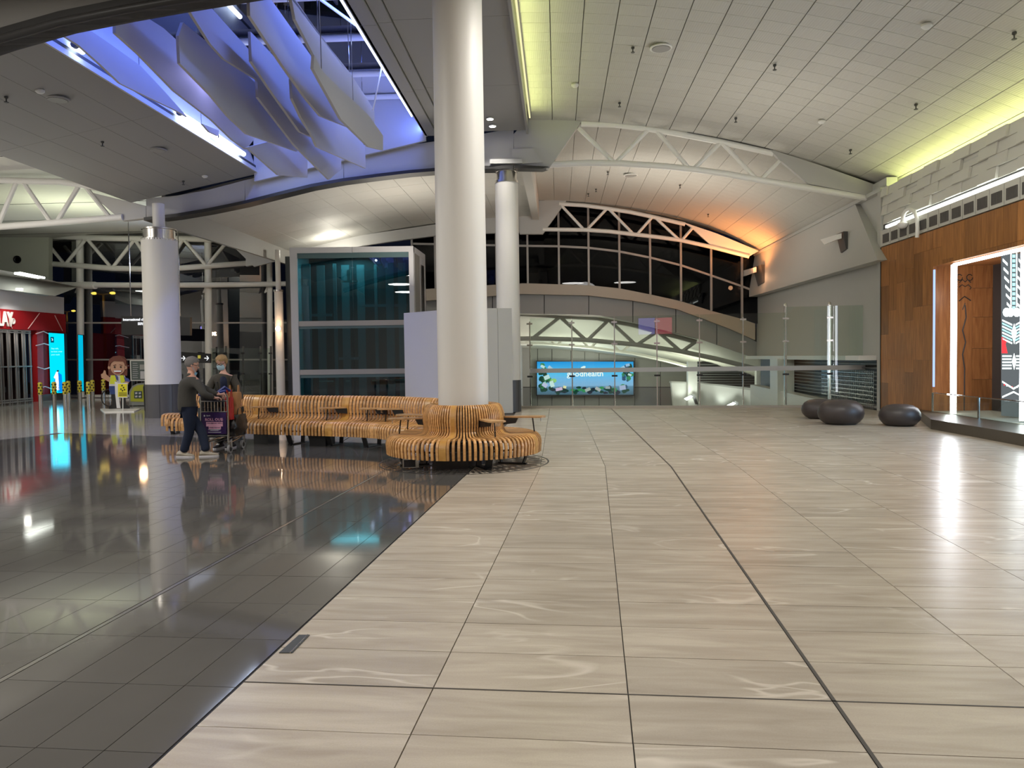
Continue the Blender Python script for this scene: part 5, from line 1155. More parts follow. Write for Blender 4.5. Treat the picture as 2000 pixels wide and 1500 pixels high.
# ================================================================== SKYLIGHT BAFFLES
FINS = [
 ('ceiling_baffle', -7.9, [(103, 60), (110, 30), (151, 46), (210, 86), (269, 128), (318, 180), (362, 229), (336, 214), (285, 190), (230, 163), (190, 125), (149, 89)], 'glowing blue baffle blade along the left side of the skylight'),
 ('ceiling_baffle', -7.75, [(391, 242), (424, 255), (422, 266), (405, 258)], 'small blue baffle tip between the two light tubes'),
 ('ceiling_baffle', -7.0, [(220, 31), (259, 20), (314, 55), (420, 150), (500, 262), (477, 292), (451, 274), (408, 233), (336, 178), (266, 106), (220, 65)], 'second baffle blade from the left, pale lavender with a square near end'),
 ('ceiling_baffle', -6.7, [(478, 288), (523, 276), (577, 290), (597, 308), (597, 347), (540, 342)], 'short pale baffle hanging lowest at the left end of the skylight'),
 ('ceiling_baffle', -6.15, [(352, 44), (408, 89), (440, 118), (498, 158), (545, 225), (577, 262), (577, 296), (478, 262), (440, 226), (406, 185), (346, 124), (343, 70)], 'broad grey baffle blade overlapping the second one'),
 ('ceiling_baffle', -5.75, [(353, 3), (386, -8), (440, 52), (484, 100), (560, 180), (600, 235), (663, 310), (663, 331), (639, 351), (570, 282), (499, 190), (498, 156), (432, 115), (405, 85)], 'long grey baffle blade ending in the lowest pointed tip'),
 ('ceiling_baffle', -5.3, [(484, 62), (525, 105), (565, 151), (640, 255), (606, 268), (582, 258), (519, 170), (486, 120)], 'grey baffle blade with bluish upper edge in the middle of the skylight'),
 ('ceiling_baffle', -4.95, [(564, 154), (625, 225), (680, 248), (709, 286), (711, 329), (661, 307), (615, 287), (606, 266), (584, 230), (566, 192)], 'pale stepped baffle blade ending right above the girder joint'),
 ('ceiling_baffle', -4.6, [(481, -20), (510, -20), (607, 116), (622, 160), (675, 248), (622, 227), (594, 194), (546, 127), (482, 31)], 'long light baffle blade rising out of the top of the frame'),
 ('ceiling_baffle', -3.9, [(608, 108), (625, 140), (658, 172), (687, 198), (716, 226), (744, 265), (744, 294), (716, 287), (661, 233), (606, 134)], 'dark shaded baffle blade nearest the bulkhead side of the skylight'),
 ('ceiling_baffle', -4.12, [(545, -25), (570, -2), (620, 70), (680, 144), (704, 180), (727, 216), (727, 242), (658, 175), (625, 141), (571, 38), (562, -10)], 'bright blue baffle blade farthest right, above the dark one'),
]
fd = V((1, -KL, 0)).normalized()
for nm, t, pts, lab in FINS:
    r_ = thing(nm, lab, 'baffle', onT(pts[0][0], pts[0][1], t), 'skylight baffles')
    mb = MB(); P3 = [onT(x, y, t) for x, y in pts]; mb.slab(P3, fd*.05); mb.build('blade', M_FIN, r_)
    # upper edge cap and the hanging wires
    hi = sorted(P3, key=lambda p: -p.z)[:2]
    for p in ([P3[1], P3[len(P3)//3]] if len(pts) > 5 else [P3[0]]):
        MB().tube([p+fd*.025, V((p.x, p.y, 8.85))], .008, 5).build('hanger_wire', M_STEEL, r_)
for a, b, lab in [((149, 90), (162, 100), 'short lit light tube at the near left corner of the skylight'), ((352, 222), (421, 266), 'lit white light tube under the left skylight blades, nearer one'), ((424, 266), (476, 301), 'lit white light tube under the left skylight blades, farther one')]:
    q0, q1 = onT(a[0], a[1], -8.36), onT(b[0], b[1], -8.36)
    l_ = thing('strip_lamp', lab, 'light', q0); MB().tube([q0, q1], .06, 10).build('tube', M_LEDB, l_, True); MB().tube([q0-(q1-q0).normalized()*.08, q0], .06, 8).build('end_cap', M_COLB, l_)
q0, q1 = onT(804, 213, -3.66), onT(655, -42, -3.66); q0.z = q1.z = 7.74
l_ = thing('strip_lamp', 'long thin white light line along the right edge of the skylight', 'light', q0); MB().tube([q0, q1], .022, 8).build('tube', emis('led_edge', (.60, .72, 1), 6), l_, True)
BLUE = (0.13, 0.22, 1.0)
for l in (12.6, 14.6, 16.6, 18.6): light('AREA', B(-7.3, l, 8.5), 55, BLUE, .15, size_y=1.9, target=B(-8.0, l, 6.8), along=V((KL, 1, 0)), name='skylight_blue')
for l in (13.5, 17.0, 20.3): light('AREA', B(-3.68, l, 7.95), 40, BLUE, .1, size_y=2.6, target=B(-5, l, 7.8), along=V((KL, 1, 0)), name='skylight_blue')
light('POINT', B(-6.6, 15.0, 7.2), 16, (0.45, 0.45, 1.0), .06, name='skylight_fill'); light('POINT', B(-6.6, 18.5, 7.2), 18, (0.45, 0.45, 1.0), .06, name='skylight_fill')  # added violet fill points, kept unseen behind the blades
# ================================================================== CEILING FITTINGS
def onceil(px, py):
    # march to the tiled ceiling
    r = ray(px, py)
    for k in range(600, 4000):
        y = k*.01*1.0; q = r*(y/r.y); z = q.z+CAMH; t = (q.x-KL*q.y)/1.0036
        if z > zc(t+1.3)-.03: return V((q.x, q.y, z-.0))
    return None
M_FIT = mat('fitting_white', (.7, .7, .66), .5); M_FITD = mat('fitting_dark', (.05, .05, .045), .5)
def sprinkler(q, lab, grp): 
    s_ = thing('sprinkler_head', lab, 'sprinkler', q, grp); MB().lathe(q, [(.035, 0), (.035, -.03), (.012, -.05), (.012, -.1), (.04, -.105), (.04, -.115)], 10).build('head', M_FITD, s_)
def disc(q, r_, nm, lab, cat, m, lit=False, grp=None):
    s_ = thing(nm, lab, cat, q, grp); MB().lathe(q, [(r_*1.15, 0), (r_*1.15, -.02), (r_, -.03), (r_*.92, -.015)], 24).build('rim', m, s_); MB().lathe(q, [(.001, -.034), (r_*.9, -.034), (r_*.9, -.02)], 20, cap=False).build('lens' if lit else 'mesh', M_BULB if lit else M_SOFF, s_)
for (x, y, w_) in [(1236, 92, 'just left of the round ceiling speaker near the top'), (1513, 126, 'in the upper middle, right of the round speaker'), (1789, 203, 'above the yellow glow of the right wall, upper one'), (1981, 63, 'in the top right corner of the tiled ceiling'), (1210, 200, 'just above the left end of the big truss'), (1437, 230, 'just above the middle of the big truss'), (1661, 292, 'above the right end of the big truss')]: sprinkler(onceil(x, y), 'small dark sprinkler head '+w_, 'sprinklers under the tiled ceiling')
for (x, y, w_) in [(1164, 369, 'right one of the two beside the far truss top left'), (1149, 378, 'left one of the two beside the far truss top left'), (1328, 361, 'under the middle of the big truss'), (1187, 335, 'left of the round far ceiling speaker'), (1383, 418, 'above the orange glow at the far truss'), (1490, 410, 'right of the orange glow near the grey wall')]: sprinkler(onceil(x, y), 'tiny far-ceiling sprinkler head, '+w_, 'sprinklers under the far ceiling')
disc(onceil(1291, 93), .2, 'ceiling_speaker', 'round ceiling speaker in the tiled ceiling near the top', 'speaker', M_FIT)
disc(onceil(1232, 342), .22, 'ceiling_speaker', 'round ceiling speaker in the far ceiling below the big truss', 'speaker', M_FIT)
for (x, y, lab) in [(1810, 48, 'white smoke detector at the upper right of the tiled ceiling'), (1123, 165, 'white smoke detector near the yellow-lit edge of the tiled ceiling'), (1605, 236, 'white smoke detector in the right middle of the tiled ceiling')]:
    q = onceil(x, y); s_ = thing('smoke_detector', lab, 'detector', q); MB().lathe(q, [(.09, 0), (.09, -.03), (.05, -.07), (.001, -.075)], 16).build('body', M_FIT, s_, True)
def onlsoff(px, py):
    r = ray(px, py)
    for k in range(900, 2400):
        q = r*(k*.01/r.y); z = q.z+CAMH; t = (q.x-KL*q.y)/1.0036
        if z > zl(t)-.005: return V((q.x, q.y, z))
for (x, y, r_, lab) in [(112, 193, .19, 'round speaker grille in the dark left soffit, nearer one'), (307, 292, .19, 'round speaker grille in the dark left soffit, farther one')]: disc(onlsoff(x, y), r_, 'ceiling_speaker', lab, 'speaker', M_SOFF)
for (x, y, lab) in [(78, 176, 'white smoke detector on the dark left soffit near the speaker grille'), (400, 343, 'white smoke detector at the far end of the dark left soffit')]:
    q = onlsoff(x, y); s_ = thing('smoke_detector', lab, 'detector', q); MB().lathe(q, [(.08, 0), (.08, -.03), (.05, -.06), (.001, -.065)], 16).build('body', M_FIT, s_, True)
for (x, y, w_) in [(12, 188, 'nearest the frame edge'), (200, 276, 'between the two round speaker grilles'), (358, 353, 'near the far end')]: sprinkler(onlsoff(x, y), 'tiny sprinkler head under the dark left soffit, '+w_, 'sprinklers under the left soffit')
def onz(px, py, z): r = ray(px, py); k = (z-CAMH)/r.z; return V((r.x*k, r.y*k, z))
for (x, y, lab) in [(962, 245, 'lit round downlight in the central soffit just right of the big column, nearer one'), (957, 231, 'lit round downlight in the central soffit just right of the big column, farther one')]:
    q = onz(x, y, 7.79); disc(q, .09, 'downlight', lab, 'light', M_FIT, True)
    light('SPOT', q+V((0, 0, -.06)), 120, NEUT, .06, target=q+V((0, 0, -5)), spot=1.9, name='downlight_beam')
# uplight wash on the ceiling behind the lift tower
up = thing('uplight', 'small uplight on top of the lift tower washing the ceiling', 'light', V((-6.6, 29.6, ztop)))
MB().box((-6.6, 29.6, ztop+.06), (.9, .22, .12)).build('body', M_COLB, up); MB().box((-6.6, 29.6, ztop+.125), (.8, .16, .012)).build('lens', M_BULB, up)
light('POINT', (-7.3, 32.0, 6.05), 110, (1, .95, .82), .15, name='uplight_beam')
light('AREA', (3.0, 23.9, 4.7), 110, NEUT, 2.0, target=(8, 33, 3.6), name='far_end_fill')  # added fill hanging free, aimed at the far end and grey wall
light('SPOT', (-11.2, 30.5, 5.4), 400, (.55, .65, 1), .2, target=(-12.6, 29, 7.1), spot=2.4, name='blue_wash')
light('AREA', (-15.2, 27, 4.6), 120, (.93, 1.0, .70), 1.0, rot=(math.pi, 0, 0), name='left_bay_fill')  # added upward fill for the left bay ceiling, no fitting
for (q, p, c) in [(B(-1.8, 15.5, 7.7), 330, NEUT), (B(-1.8, 19.5, 7.7), 330, NEUT)]:
    light('SPOT', q, p, c, .10, target=V(q)+V((0.8, 0, -5)), spot=1.7, name='soffit_down_fill')  # added downward fill under the central soffit
for (q, p, c) in [(B(4.5, 18.0, 3.9), 50, WARM), ((-14, 18, 3.5), 90, NEUT), (B(-5, 26, 4.2), 110, WARM), (B(3.5, 26.0, 3.6), 120, WARM)]:
    light('AREA', q, p, c, 2.6, rot=(math.pi, 0, 0), name='bay_up_fill')  # added upward fill hanging in mid-air, brightening the ceilings
# ================================================================== FLOOR GRAPHIC, ROUND SEAT
fg = thing('floor_graphic', 'dark round floor graphic of radiating dashes under the slatted ring seat', 'graphic', C1)
M_FG = mat('graphic_dark', (.05, .047, .043), .35); M_FGL = mat('graphic_light', (.42, .37, .30), .3)
MB().lathe(C1, [(1.24, .0012), (1.24, .003), (1.262, .003), (1.262, .0012), (1.24, .0012)], 64, cap=False).build('outer_line', M_FG, fg)
dm = MB(); rg_ = random.Random(9)
for k in range(84):
    a = k*2*math.pi/84
    for j in range(3):
        r0 = .48+.25*j+(.06 if k % 2 else 0); r1 = r0+.17
        dirv = V((math.cos(a+.10*math.sin(3*a)), math.sin(a+.10*math.sin(3*a)), 0)); n_ = V((-dirv.y, dirv.x, 0)); w0, w1 = r0*.017, r1*.017
        dm.slab([C1+dirv*r0-n_*w0+V((0, 0, .001)), C1+dirv*r1-n_*w1+V((0, 0, .001)), C1+dirv*r1+n_*w1+V((0, 0, .001)), C1+dirv*r0+n_*w0+V((0, 0, .001))], (0, 0, .0015))
dm.build('radiating_dashes', M_FG, fg, kind='stuff')
# slat profile: distance out from the back line, height
PROF = [(-.045, .80), (-.035, .86), (.0, .885), (.04, .875), (.075, .83), (.105, .74), (.115, .65), (.10, .57), (.10, .51), (.14, .465), (.22, .445), (.40, .45), (.53, .455), (.60, .435), (.64, .39), (.655, .32), (.65, .20)]
TH = .028
def slat_mesh(name, w0, w1, prof, m, r0=0.0):
    # ribbon following the profile in the X-Z plane, width along Y (w0 inside, w1 outside)
    mb = MB(); n = len(prof); vs = []
    for i, (x, z) in enumerate(prof):
        a = V((prof[min(i+1, n-1)][0]-prof[max(i-1, 0)][0], 0, prof[min(i+1, n-1)][1]-prof[max(i-1, 0)][1])).normalized()
        nn = V((a.z, 0, -a.x))*-TH      # outward side is the profile itself, thickness goes inward
        f = (x-prof[0][0])/(prof[-1][0]-prof[0][0]); w_ = w0+(w1-w0)*max(0, min(1, f))
        p = V((x, 0, z)); q = p-nn*-1 if False else p+V((-a.z, 0, a.x))*(-TH)
        vs += [p+V((0, -w_/2, 0)), p+V((0, w_/2, 0)), q+V((0, w_/2, 0)), q+V((0, -w_/2, 0))]
    fs = [(3, 2, 1, 0), tuple(4*(n-1)+k for k in range(4))]
    for i in range(n-1):
        for k in range(4): fs.append((4*i+k, 4*i+(k+1) % 4, 4*i+4+(k+1) % 4, 4*i+4+k))
    mb.add(vs, fs); return mb.mesh(name, m, V((0, 0, 0)), True)
ring = thing('ring_seat', 'round slatted oak seat wrapped around the central column', 'bench', C1)
R0 = .50
rprof = [(R0+x, z-.01) for x, z in PROF]
rprof[-1] = (R0+.645, .165)
NS = 96
sm = slat_mesh('slat', .019, .037, rprof, M_SLAT); smw = slat_mesh('slat', .045, .10, rprof, M_SLATD)
for k in range(NS):
    a = 2*math.pi*k/NS
    o = bpy.data.objects.new('slat', smw if k in (69, 22, 46, 90) else sm); COL.objects.link(o); o.parent = ring; o.rotation_euler = (0, 0, a)
for (r, z, tr_) in [(.53, .80, .014), (.58, .56, .016), (.70, .405, .016), (1.0, .40, .018), (1.10, .27, .014)]:
    MB().tube([C1+V((r*math.cos(a), r*math.sin(a), z)) for a in [k*math.pi/24 for k in range(49)]], tr_, 6).build('support_hoop', M_BLACK, ring, True)
MB().lathe(C1, [(.40, .79), (.40, .84), (.52, .84), (.52, .79)], 40, cap=False).build('top_ring', M_RUBBER, ring, True)
def foot(root, c, ang, r0, r1, h=.40):
    d_ = V((math.cos(ang), math.sin(ang), 0)); n_ = V((-d_.y, d_.x, 0)); mb = MB()
    def plate(p, q, w_): mb.slab([p-n_*w_, p+n_*w_, q+n_*w_, q-n_*w_], (q-p).cross(n_).normalized()*.018)
    plate(c+d_*(r1-.07)+V((0, 0, h-.06)), c+d_*(r1-.20)+V((0, 0, .012)), .05)
    plate(c+d_*(r1-.14)+V((0, 0, .02)), c+d_*r0+V((0, 0, .02)), .03)
    plate(c+d_*(r0+.05)+V((0, 0, .012)), c+d_*r0+V((0, 0, h)), .04)
    return mb.build('leg', M_BLACK, root)
for a in (-2.75, -1.15, -.35, .6, 1.5, 2.4): foot(ring, C1, a, .55, 1.12)
MB().box(C1+V((-.16, -.62, .17)), (.46, .34, .34), .25).build('power_box', M_BLACK, ring)
MB().box(C1+V((-.72, -.62, .09)), (.22, .18, .14), .2).build('floor_box', M_STEEL, ring)
MB().box(C1+V((-.72, -.712, .085)), (.16, .02, .10), .2).build('floor_box_face', M_BLACK, ring)
MB().lathe(C1, [(.40, 0), (.40, .80)], 32).build('core', M_COLB, ring, True)
M_TRAY = wood_mat('tray_wood', (.40, .22, .09), (.58, .36, .17), .35, (6, 2, 2), .1)
def arm_table(root, c, ang, ra, rb, z=.66, flip=1):
    # paddle board reaching outward over the seat, on a thin post, with a dark bracket inside
    d_ = V((math.cos(ang), math.sin(ang), 0)); n_ = V((-d_.y, d_.x, 0)); pts = []
    L_ = rb-ra
    for u, v in [(0, -.05), (.12, -.07), (.45, -.10), (.8, -.13), (.93, -.11), (1, -.03), (1, .05), (.93, .11), (.8, .12), (.45, .08), (.12, .06), (0, .05)]:
        pts.append(c+d_*(ra+u*L_)+n_*v*flip+V((0, 0, z)))
    t_ = MB().slab(pts, (0, 0, .022)).build('arm_tray', M_TRAY, root)
    MB().tube([c+d_*(ra+.68*L_)+V((0, 0, z)), c+d_*(ra+.72*L_)+V((0, 0, .45))], .011, 6).build('tray_post', M_BLACK, t_)
    MB().slab([c+d_*(ra-.02)+n_*.05+V((0, 0, z-.10)), c+d_*(ra+.16)+n_*.05+V((0, 0, z-.08)), c+d_*(ra+.20)+n_*.05+V((0, 0, z)), c+d_*(ra-.02)+n_*.05+V((0, 0, z))], -n_*.10).build('tray_bracket', M_BLACK, t_)
    cl_ = MB(); cc = c+d_*(rb-.07)+V((0, 0, z-.005))
    for k in range(5): cl_.tube([cc+n_*(-.04+.02*k), cc+n_*(-.04+.02*k)+V((0, 0, -.045)), cc+n_*(-.03+.015*k)+V((0, 0, -.05))], .004, 5)
    cl_.build('cup_hook', M_STEEL, t_)
arm_table(ring, C1, -2.95, .52, 1.12); arm_table(ring, C1, -1.05, .60, 1.12); arm_table(ring, C1, -.12, .62, 1.22); arm_table(ring, C1, 2.6, .6, 1.25)

# ================================================================== LONG SERPENTINE BENCH
bench = thing('serpentine_bench', 'long winding slatted oak bench with high back, running from the trolley to the central column', 'bench', flo(600, 868))
def catmull(P_, n=30):
    out = []; P_ = [P_[0]*2-P_[1]]+P_+[P_[-1]*2-P_[-2]]
    for i in range(1, len(P_)-2):
        for k in range(n):
            t = k/n; a, b, c, d_ = P_[i-1], P_[i], P_[i+1], P_[i+2]
            out.append(0.5*((2*b)+(c-a)*t+(2*a-5*b+4*c-d_)*t*t+(3*b-a-3*c+d_)*t**3))
    out.append(P_[-2]); return out
# back line (plan), seen from the left end to the ring seat
BK = [atD(x, 700, D) for x, D in [(356, 15.6), (400, 15.55), (455, 15.3), (520, 14.8), (590, 14.45), (655, 14.2), (715, 13.95), (775, 13.6), (825, 13.1), (862, 12.75)]]
for p in BK: p.z = 0
path = catmull(BK)
# resample
def resample(path, step):
    out = [path[0]]; acc = 0; tg = [path[1]-path[0]]
    for a, b in zip(path[:-1], path[1:]):
        seg_ = (b-a).length; pos = 0
        while acc+seg_-pos >= step:
            pos += step-acc; acc = 0; out.append(a+(b-a)*(pos/seg_)); tg.append(b-a)
        acc += seg_-pos
    return out, tg
sp_, tg_ = resample(path, .076)
sl = slat_mesh('slat', .043, .043, PROF, M_SLAT); slw = slat_mesh('slat', .075, .075, PROF, M_SLATD)
org = ORG[bench.name]
NSL = len(sp_)
for i, (p, t_) in enumerate(zip(sp_, tg_)):
    t_ = t_.normalized(); out = V((t_.y, -t_.x, 0))       # seat side faces the camera
    wide = (i % 27 in (25, 26))
    o = bpy.data.objects.new('slat', slw if wide else sl); COL.objects.link(o); o.parent = bench
    o.location = p-org; o.rotation_euler = (0, 0, math.atan2(out.y, out.x))
for (off, z, r_) in [(.02, .80, .014), (.08, .56, .016), (.2, .405, .016), (.5, .40, .018), (.60, .27, .014)]:
    pts = []
    for p, t_ in list(zip(sp_, tg_))[::4]:
        t_ = t_.normalized(); pts.append(p+V((t_.y, -t_.x, 0))*off+V((0, 0, z)))
    MB().tube(pts, r_, 6).build('support_rail', M_BLACK, bench, True)
for px in (478, 545, 595, 640, 668, 745):
    k = min(range(NSL), key=lambda i: abs(proj(sp_[i])[0]-px)); t_ = tg_[k].normalized(); out = V((t_.y, -t_.x, 0))
    foot(bench, sp_[k], math.atan2(out.y, out.x), .04, .62, .40)
for px in (545, 650): 
    k = min(range(NSL), key=lambda i: abs(proj(sp_[i])[0]-px)); t_ = tg_[k].normalized(); out = V((t_.y, -t_.x, 0))
    MB().box(sp_[k]+out*.35+V((0, 0, .17)), (.34, .3, .34), math.atan2(t_.y, t_.x)).build('power_box', M_BLACK, bench)
for px, fl_ in [(492, 1), (560, 1), (690, 1), (770, -1), (805, 1)]:
    k = min(range(NSL), key=lambda i: abs(proj(sp_[i])[0]-px)); t_ = tg_[k].normalized(); out = V((t_.y, -t_.x, 0)); a = math.atan2(out.y, out.x)
    arm_table(bench, sp_[k], a-.9 if px < 800 else a-1.0, .14, .62, .66, fl_)
# dangling cable
ca = [flo(662, 868), flo(672, 866)+V((0, 0, .05)), flo(690, 863)+V((0, 0, .15)), flo(700, 860)+V((0, 0, .3))]
MB().tube(catmull(ca, 6), .006, 5).build('cable', M_RUBBER, bench, True)
# low backless end piece at the left
be = thing('backless_bench', 'low backless end of slatted bench at the foot of the left column, behind the man', 'bench', flo(330, 848))
q0 = flo(316, 852); cB = V((-6.95, 16.4, 0))
bp_ = [(-.30, .20), (-.30, .36), (-.25, .43), (-.15, .45), (.15, .45), (.25, .43), (.30, .36), (.30, .20)]
bsl = slat_mesh('slat', .045, .045, bp_, M_SLAT)
bo = ORG[be.name]
for k in range(15):
    o = bpy.data.objects.new('slat', bsl); COL.objects.link(o); o.parent = be; a = -.12
    o.location = cB+V((-.43+.078*k, -.008*k+ .02, 0))-bo; o.rotation_euler = (0, 0, math.pi/2+.05-.05*k/14)
for s_ in (-.28, .35): foot(be, cB+V((s_, .22, 0)), -math.pi/2-.1, .0, .42, .40)
MB().tube([cB+V((-.45, -.1, .40)), cB+V((.65, -.16, .40))], .018, 6).build('support_rail', M_BLACK, be)

# ================================================================== POUFS
M_PF = mat('pouf_leather', (.050, .040, .038), .42, bump=.05, bscale=30, noise=.1)
for (px, py, w_, h_, lab) in [(1604, 821, 74, 38, 'dark brown pebble pouf half hidden behind the largest one'), (1642, 832, 86, 48, 'largest dark brown pebble pouf, left of the single one by the timber wall'), (1757, 835, 76, 42, 'single dark brown pebble pouf at the foot of the timber wall')]:
    q = flo(px, py-4); s_ = q.y/F; rx = w_/2*s_; hz = h_*s_
    pf = thing('pouf', lab, 'pouf', q)
    pr = [(rx*.62, 0), (rx*.80, hz*.10), (rx*.95, hz*.27), (rx, hz*.45), (rx*.965, hz*.64), (rx*.84, hz*.82), (rx*.62, hz*.94), (rx*.34, hz*.99), (.001, hz)]
    MB().lathe(q, pr, 40).build('cushion', M_PF, pf, True)
    MB().lathe(q, [(rx*.60, 0), (rx*.60, .012), (rx*.66, .02)], 32).build('base', M_RUBBER, pf, True)

# ================================================================== PEOPLE
def skin(name, joints, edges, m, parent, sub=2, root=0):
    me = bpy.data.meshes.new(name); org = ORG.get(parent.name, V((0, 0, 0)))
    me.from_pydata([V(j[0])-org for j in joints], edges, [])
    o = bpy.data.objects.new(name, me); COL.objects.link(o)
    md = o.modifiers.new('s', 'SKIN'); md.use_smooth_shade = True
    for i, j in enumerate(joints):
        r = j[1]; me.skin_vertices[0].data[i].radius = r if isinstance(r, tuple) else (r, r)
        me.skin_vertices[0].data[i].use_root = (i == root)
    sb = o.modifiers.new('u', 'SUBSURF'); sb.levels = sb.render_levels = sub
    dg = bpy.context.evaluated_depsgraph_get(); ev = o.evaluated_get(dg)
    nm = bpy.data.meshes.new_from_object(ev); nm.materials.clear(); nm.materials.append(m)
    o.modifiers.clear(); o.data = nm; o.parent = parent; ORG[o.name] = org
    nm.polygons.foreach_set('use_smooth', [True]*len(nm.polygons))
    return o
M_SKIN = mat('skin', (.52, .27, .19), .5, noise=.08, nscale=8)
M_SKIN2 = mat('skin_light', (.58, .33, .25), .5, noise=.08, nscale=8)
def hand(root, wrist, d_, up, m, palm=.085, curl=.9, grip=None):
    d_ = d_.normalized(); up = up.normalized(); sd = d_.cross(up).normalized(); bm_ = []
    j = [(wrist-d_*.03, (.026, .022)), (wrist+d_*.03, (.034, .018)), (wrist+d_*palm, (.038, .017))]; e = [(0, 1), (1, 2)]
    skin('palm', j, e, m, root, 1)
    for k, (off, ln_) in enumerate([(-.030, .068), (-.010, .078), (.011, .073), (.030, .058)]):
        b = wrist+d_*(palm-.015)+sd*off; a1 = curl*.7
        p1 = b+(d_*math.cos(a1*.5)-up*math.sin(a1*.5))*ln_*.5; p2 = p1+(d_*math.cos(a1*1.6)-up*math.sin(a1*1.6))*ln_*.3; p3 = p2+(d_*math.cos(a1*2.6)-up*math.sin(a1*2.6))*ln_*.28
        skin('finger', [(b, .0095), (p1, .009), (p2, .0085), (p3, .007)], [(0, 1), (1, 2), (2, 3)], m, root, 1)
    b = wrist+d_*.025-sd*.03; p1 = b-sd*.03+d_*.02-up*.012; p2 = p1+d_*.03-up*.015; p3 = p2+d_*.018-up*.012
    skin('thumb', [(b, .012), (p1, .011), (p2, .0095), (p3, .008)], [(0, 1), (1, 2), (2, 3)], m, root, 1)
def head(root, c, fwd, up, m, hairm, sc=1.0, hair='short', female=False):
    # c: head centre; fwd: facing; builds skull, jaw, nose, ears, eyes, mouth, hair
    f = fwd.normalized(); u = (up-f*up.dot(f)).normalized(); s = f.cross(u).normalized()
    def P_(a, b, h): return c+(f*a+s*b+u*h)*sc
    mb = MB(); rings = []
    prof = [(-.125, .030, .022, .075), (-.118, .042, .040, .058), (-.10, .062, .050, .040), (-.075, .076, .060, .022), (-.04, .086, .068, .010), (0, .094, .074, .002), (.04, .096, .077, -.004), (.075, .088, .072, -.006), (.10, .070, .058, -.006), (.118, .042, .036, -.004), (.126, .006, .006, 0)]
    n = 20; n0 = 0
    for (h, a, b, o_) in prof:
        for k in range(n):
            th = 2*math.pi*k/n; mb.v.append(P_(o_*.55+a*math.cos(th), b*math.sin(th), h))
    for i in range(len(prof)-1):
        for k in range(n): mb.f.append((i*n+k, i*n+(k+1) % n, (i+1)*n+(k+1) % n, (i+1)*n+k))
    mb.f.append(tuple(range(n))[::-1]); mb.f.append(tuple((len(prof)-1)*n+k for k in range(n)))
    mb.build('head', m, root, True)
    MB().add([P_(.090, 0, .022), P_(.094, -.010, -.012), P_(.118, 0, -.020), P_(.094, .010, -.012), P_(.092, -.016, -.028), P_(.092, .016, -.028), P_(.108, 0, -.034)], [(0, 1, 2), (0, 2, 3), (1, 4, 2), (3, 2, 5), (4, 6, 2), (5, 2, 6), (0, 3, 5, 6, 4, 1)]).build('nose', m, root, True)
    for sg in (-1, 1):
        MB().sphere(P_(-.002, sg*.076, -.005), .024*sc, 10, (.7, .45, 1.2)).build('ear', m, root, True)
        MB().sphere(P_(.084, sg*.031, .004), .011*sc, 8).build('eye', mat('eye_white', (.7, .7, .68), .3) if 'eye_white' not in MATS else MATS['eye_white'], root, True)
        MB().sphere(P_(.0935, sg*.031, .004), .0045*sc, 6).build('iris', M_BLACK, root, True)
        MB().tube([P_(.088, sg*.016, .026), P_(.092, sg*.032, .030), P_(.084, sg*.05, .025)], .004*sc, 5).build('eyebrow', hairm, root)
    MB().tube([P_(.088, -.024, -.062), P_(.096, 0, -.060), P_(.088, .024, -.062)], .006*sc, 6).build('mouth', mat('lip', (.35, .12, .10), .5) if 'lip' not in MATS else MATS['lip'], root)
    hb = MB(); hp_ = [(-.045, .050), (-.02, .078), (.02, .088), (.05, .086), (.085, .078), (.108, .06), (.128, .036), (.138, .006)]
    rh = random.Random(3 if female else 8)
    for (h, a) in hp_:
        for k in range(28):
            th = 2*math.pi*k/28; j_ = 1+rh.uniform(-.03, .05)*(2.6 if female else 1)
            fr = math.cos(th); hh = h
            if fr > .3 and h < .055: hh = .055+(h-.055)*.12     # keep the forehead clear
            lat = 1.0 if not female else 1.06
            aa = (a+.016)*j_
            if fr > .3 and h < .055: aa *= .90
            hb.v.append(P_(-.012+aa*1.06*math.cos(th), aa*.87*math.sin(th)*lat, hh+(rh.uniform(-.004, .008) if h > .05 else 0)))
    for i in range(len(hp_)-1):
        for k in range(28): hb.f.append((i*28+k, i*28+(k+1) % 28, (i+1)*28+(k+1) % 28, (i+1)*28+k))
    hb.f.append(tuple((len(hp_)-1)*28+k for k in range(28)))
    hb.build('hair', hairm, root, True)
    return P_
# ---- man in grey jumper, pushing the trolley
mF = V((.80, .60, 0)).normalized(); mS = V((mF.y, -mF.x, 0))      # mS: to his right (towards the camera)
FL, FR = flo(358, 893), flo(403, 892)
FL.z = FR.z = 0
hipc = atD(366, 792, 12.42); shc = atD(373, 741, 12.45); hdc = atD(373, 713, 12.48)
man = thing('person', 'grey-haired man in grey jumper and navy trousers bending over the trolley handle', 'person', V((hipc.x, hipc.y, 0)))
def MP(c, f=0, s=0, u=0): return c+mF*f+mS*s+V((0, 0, u))
HL = atD(424, 777, 12.35); HR_ = atD(432, 770, 12.75)     # hands on the handle
neck = shc+(hdc-shc)*.45
sR, sL = MP(shc, .03, .19, -.01), MP(shc, .03, -.19, -.01)
eR = atD(399, 771, 12.2); eL = atD(405, 762, 12.75)
kL, kR = MP((FL+hipc)/2, .05, .06, -.0), MP((FR+hipc)/2, .08, -.02, 0)
hR, hL = MP(hipc, 0, .09, -.03), MP(hipc, 0, -.09, -.03)
legA, legB = (FL, kL, hR), (FR, kR, hL)
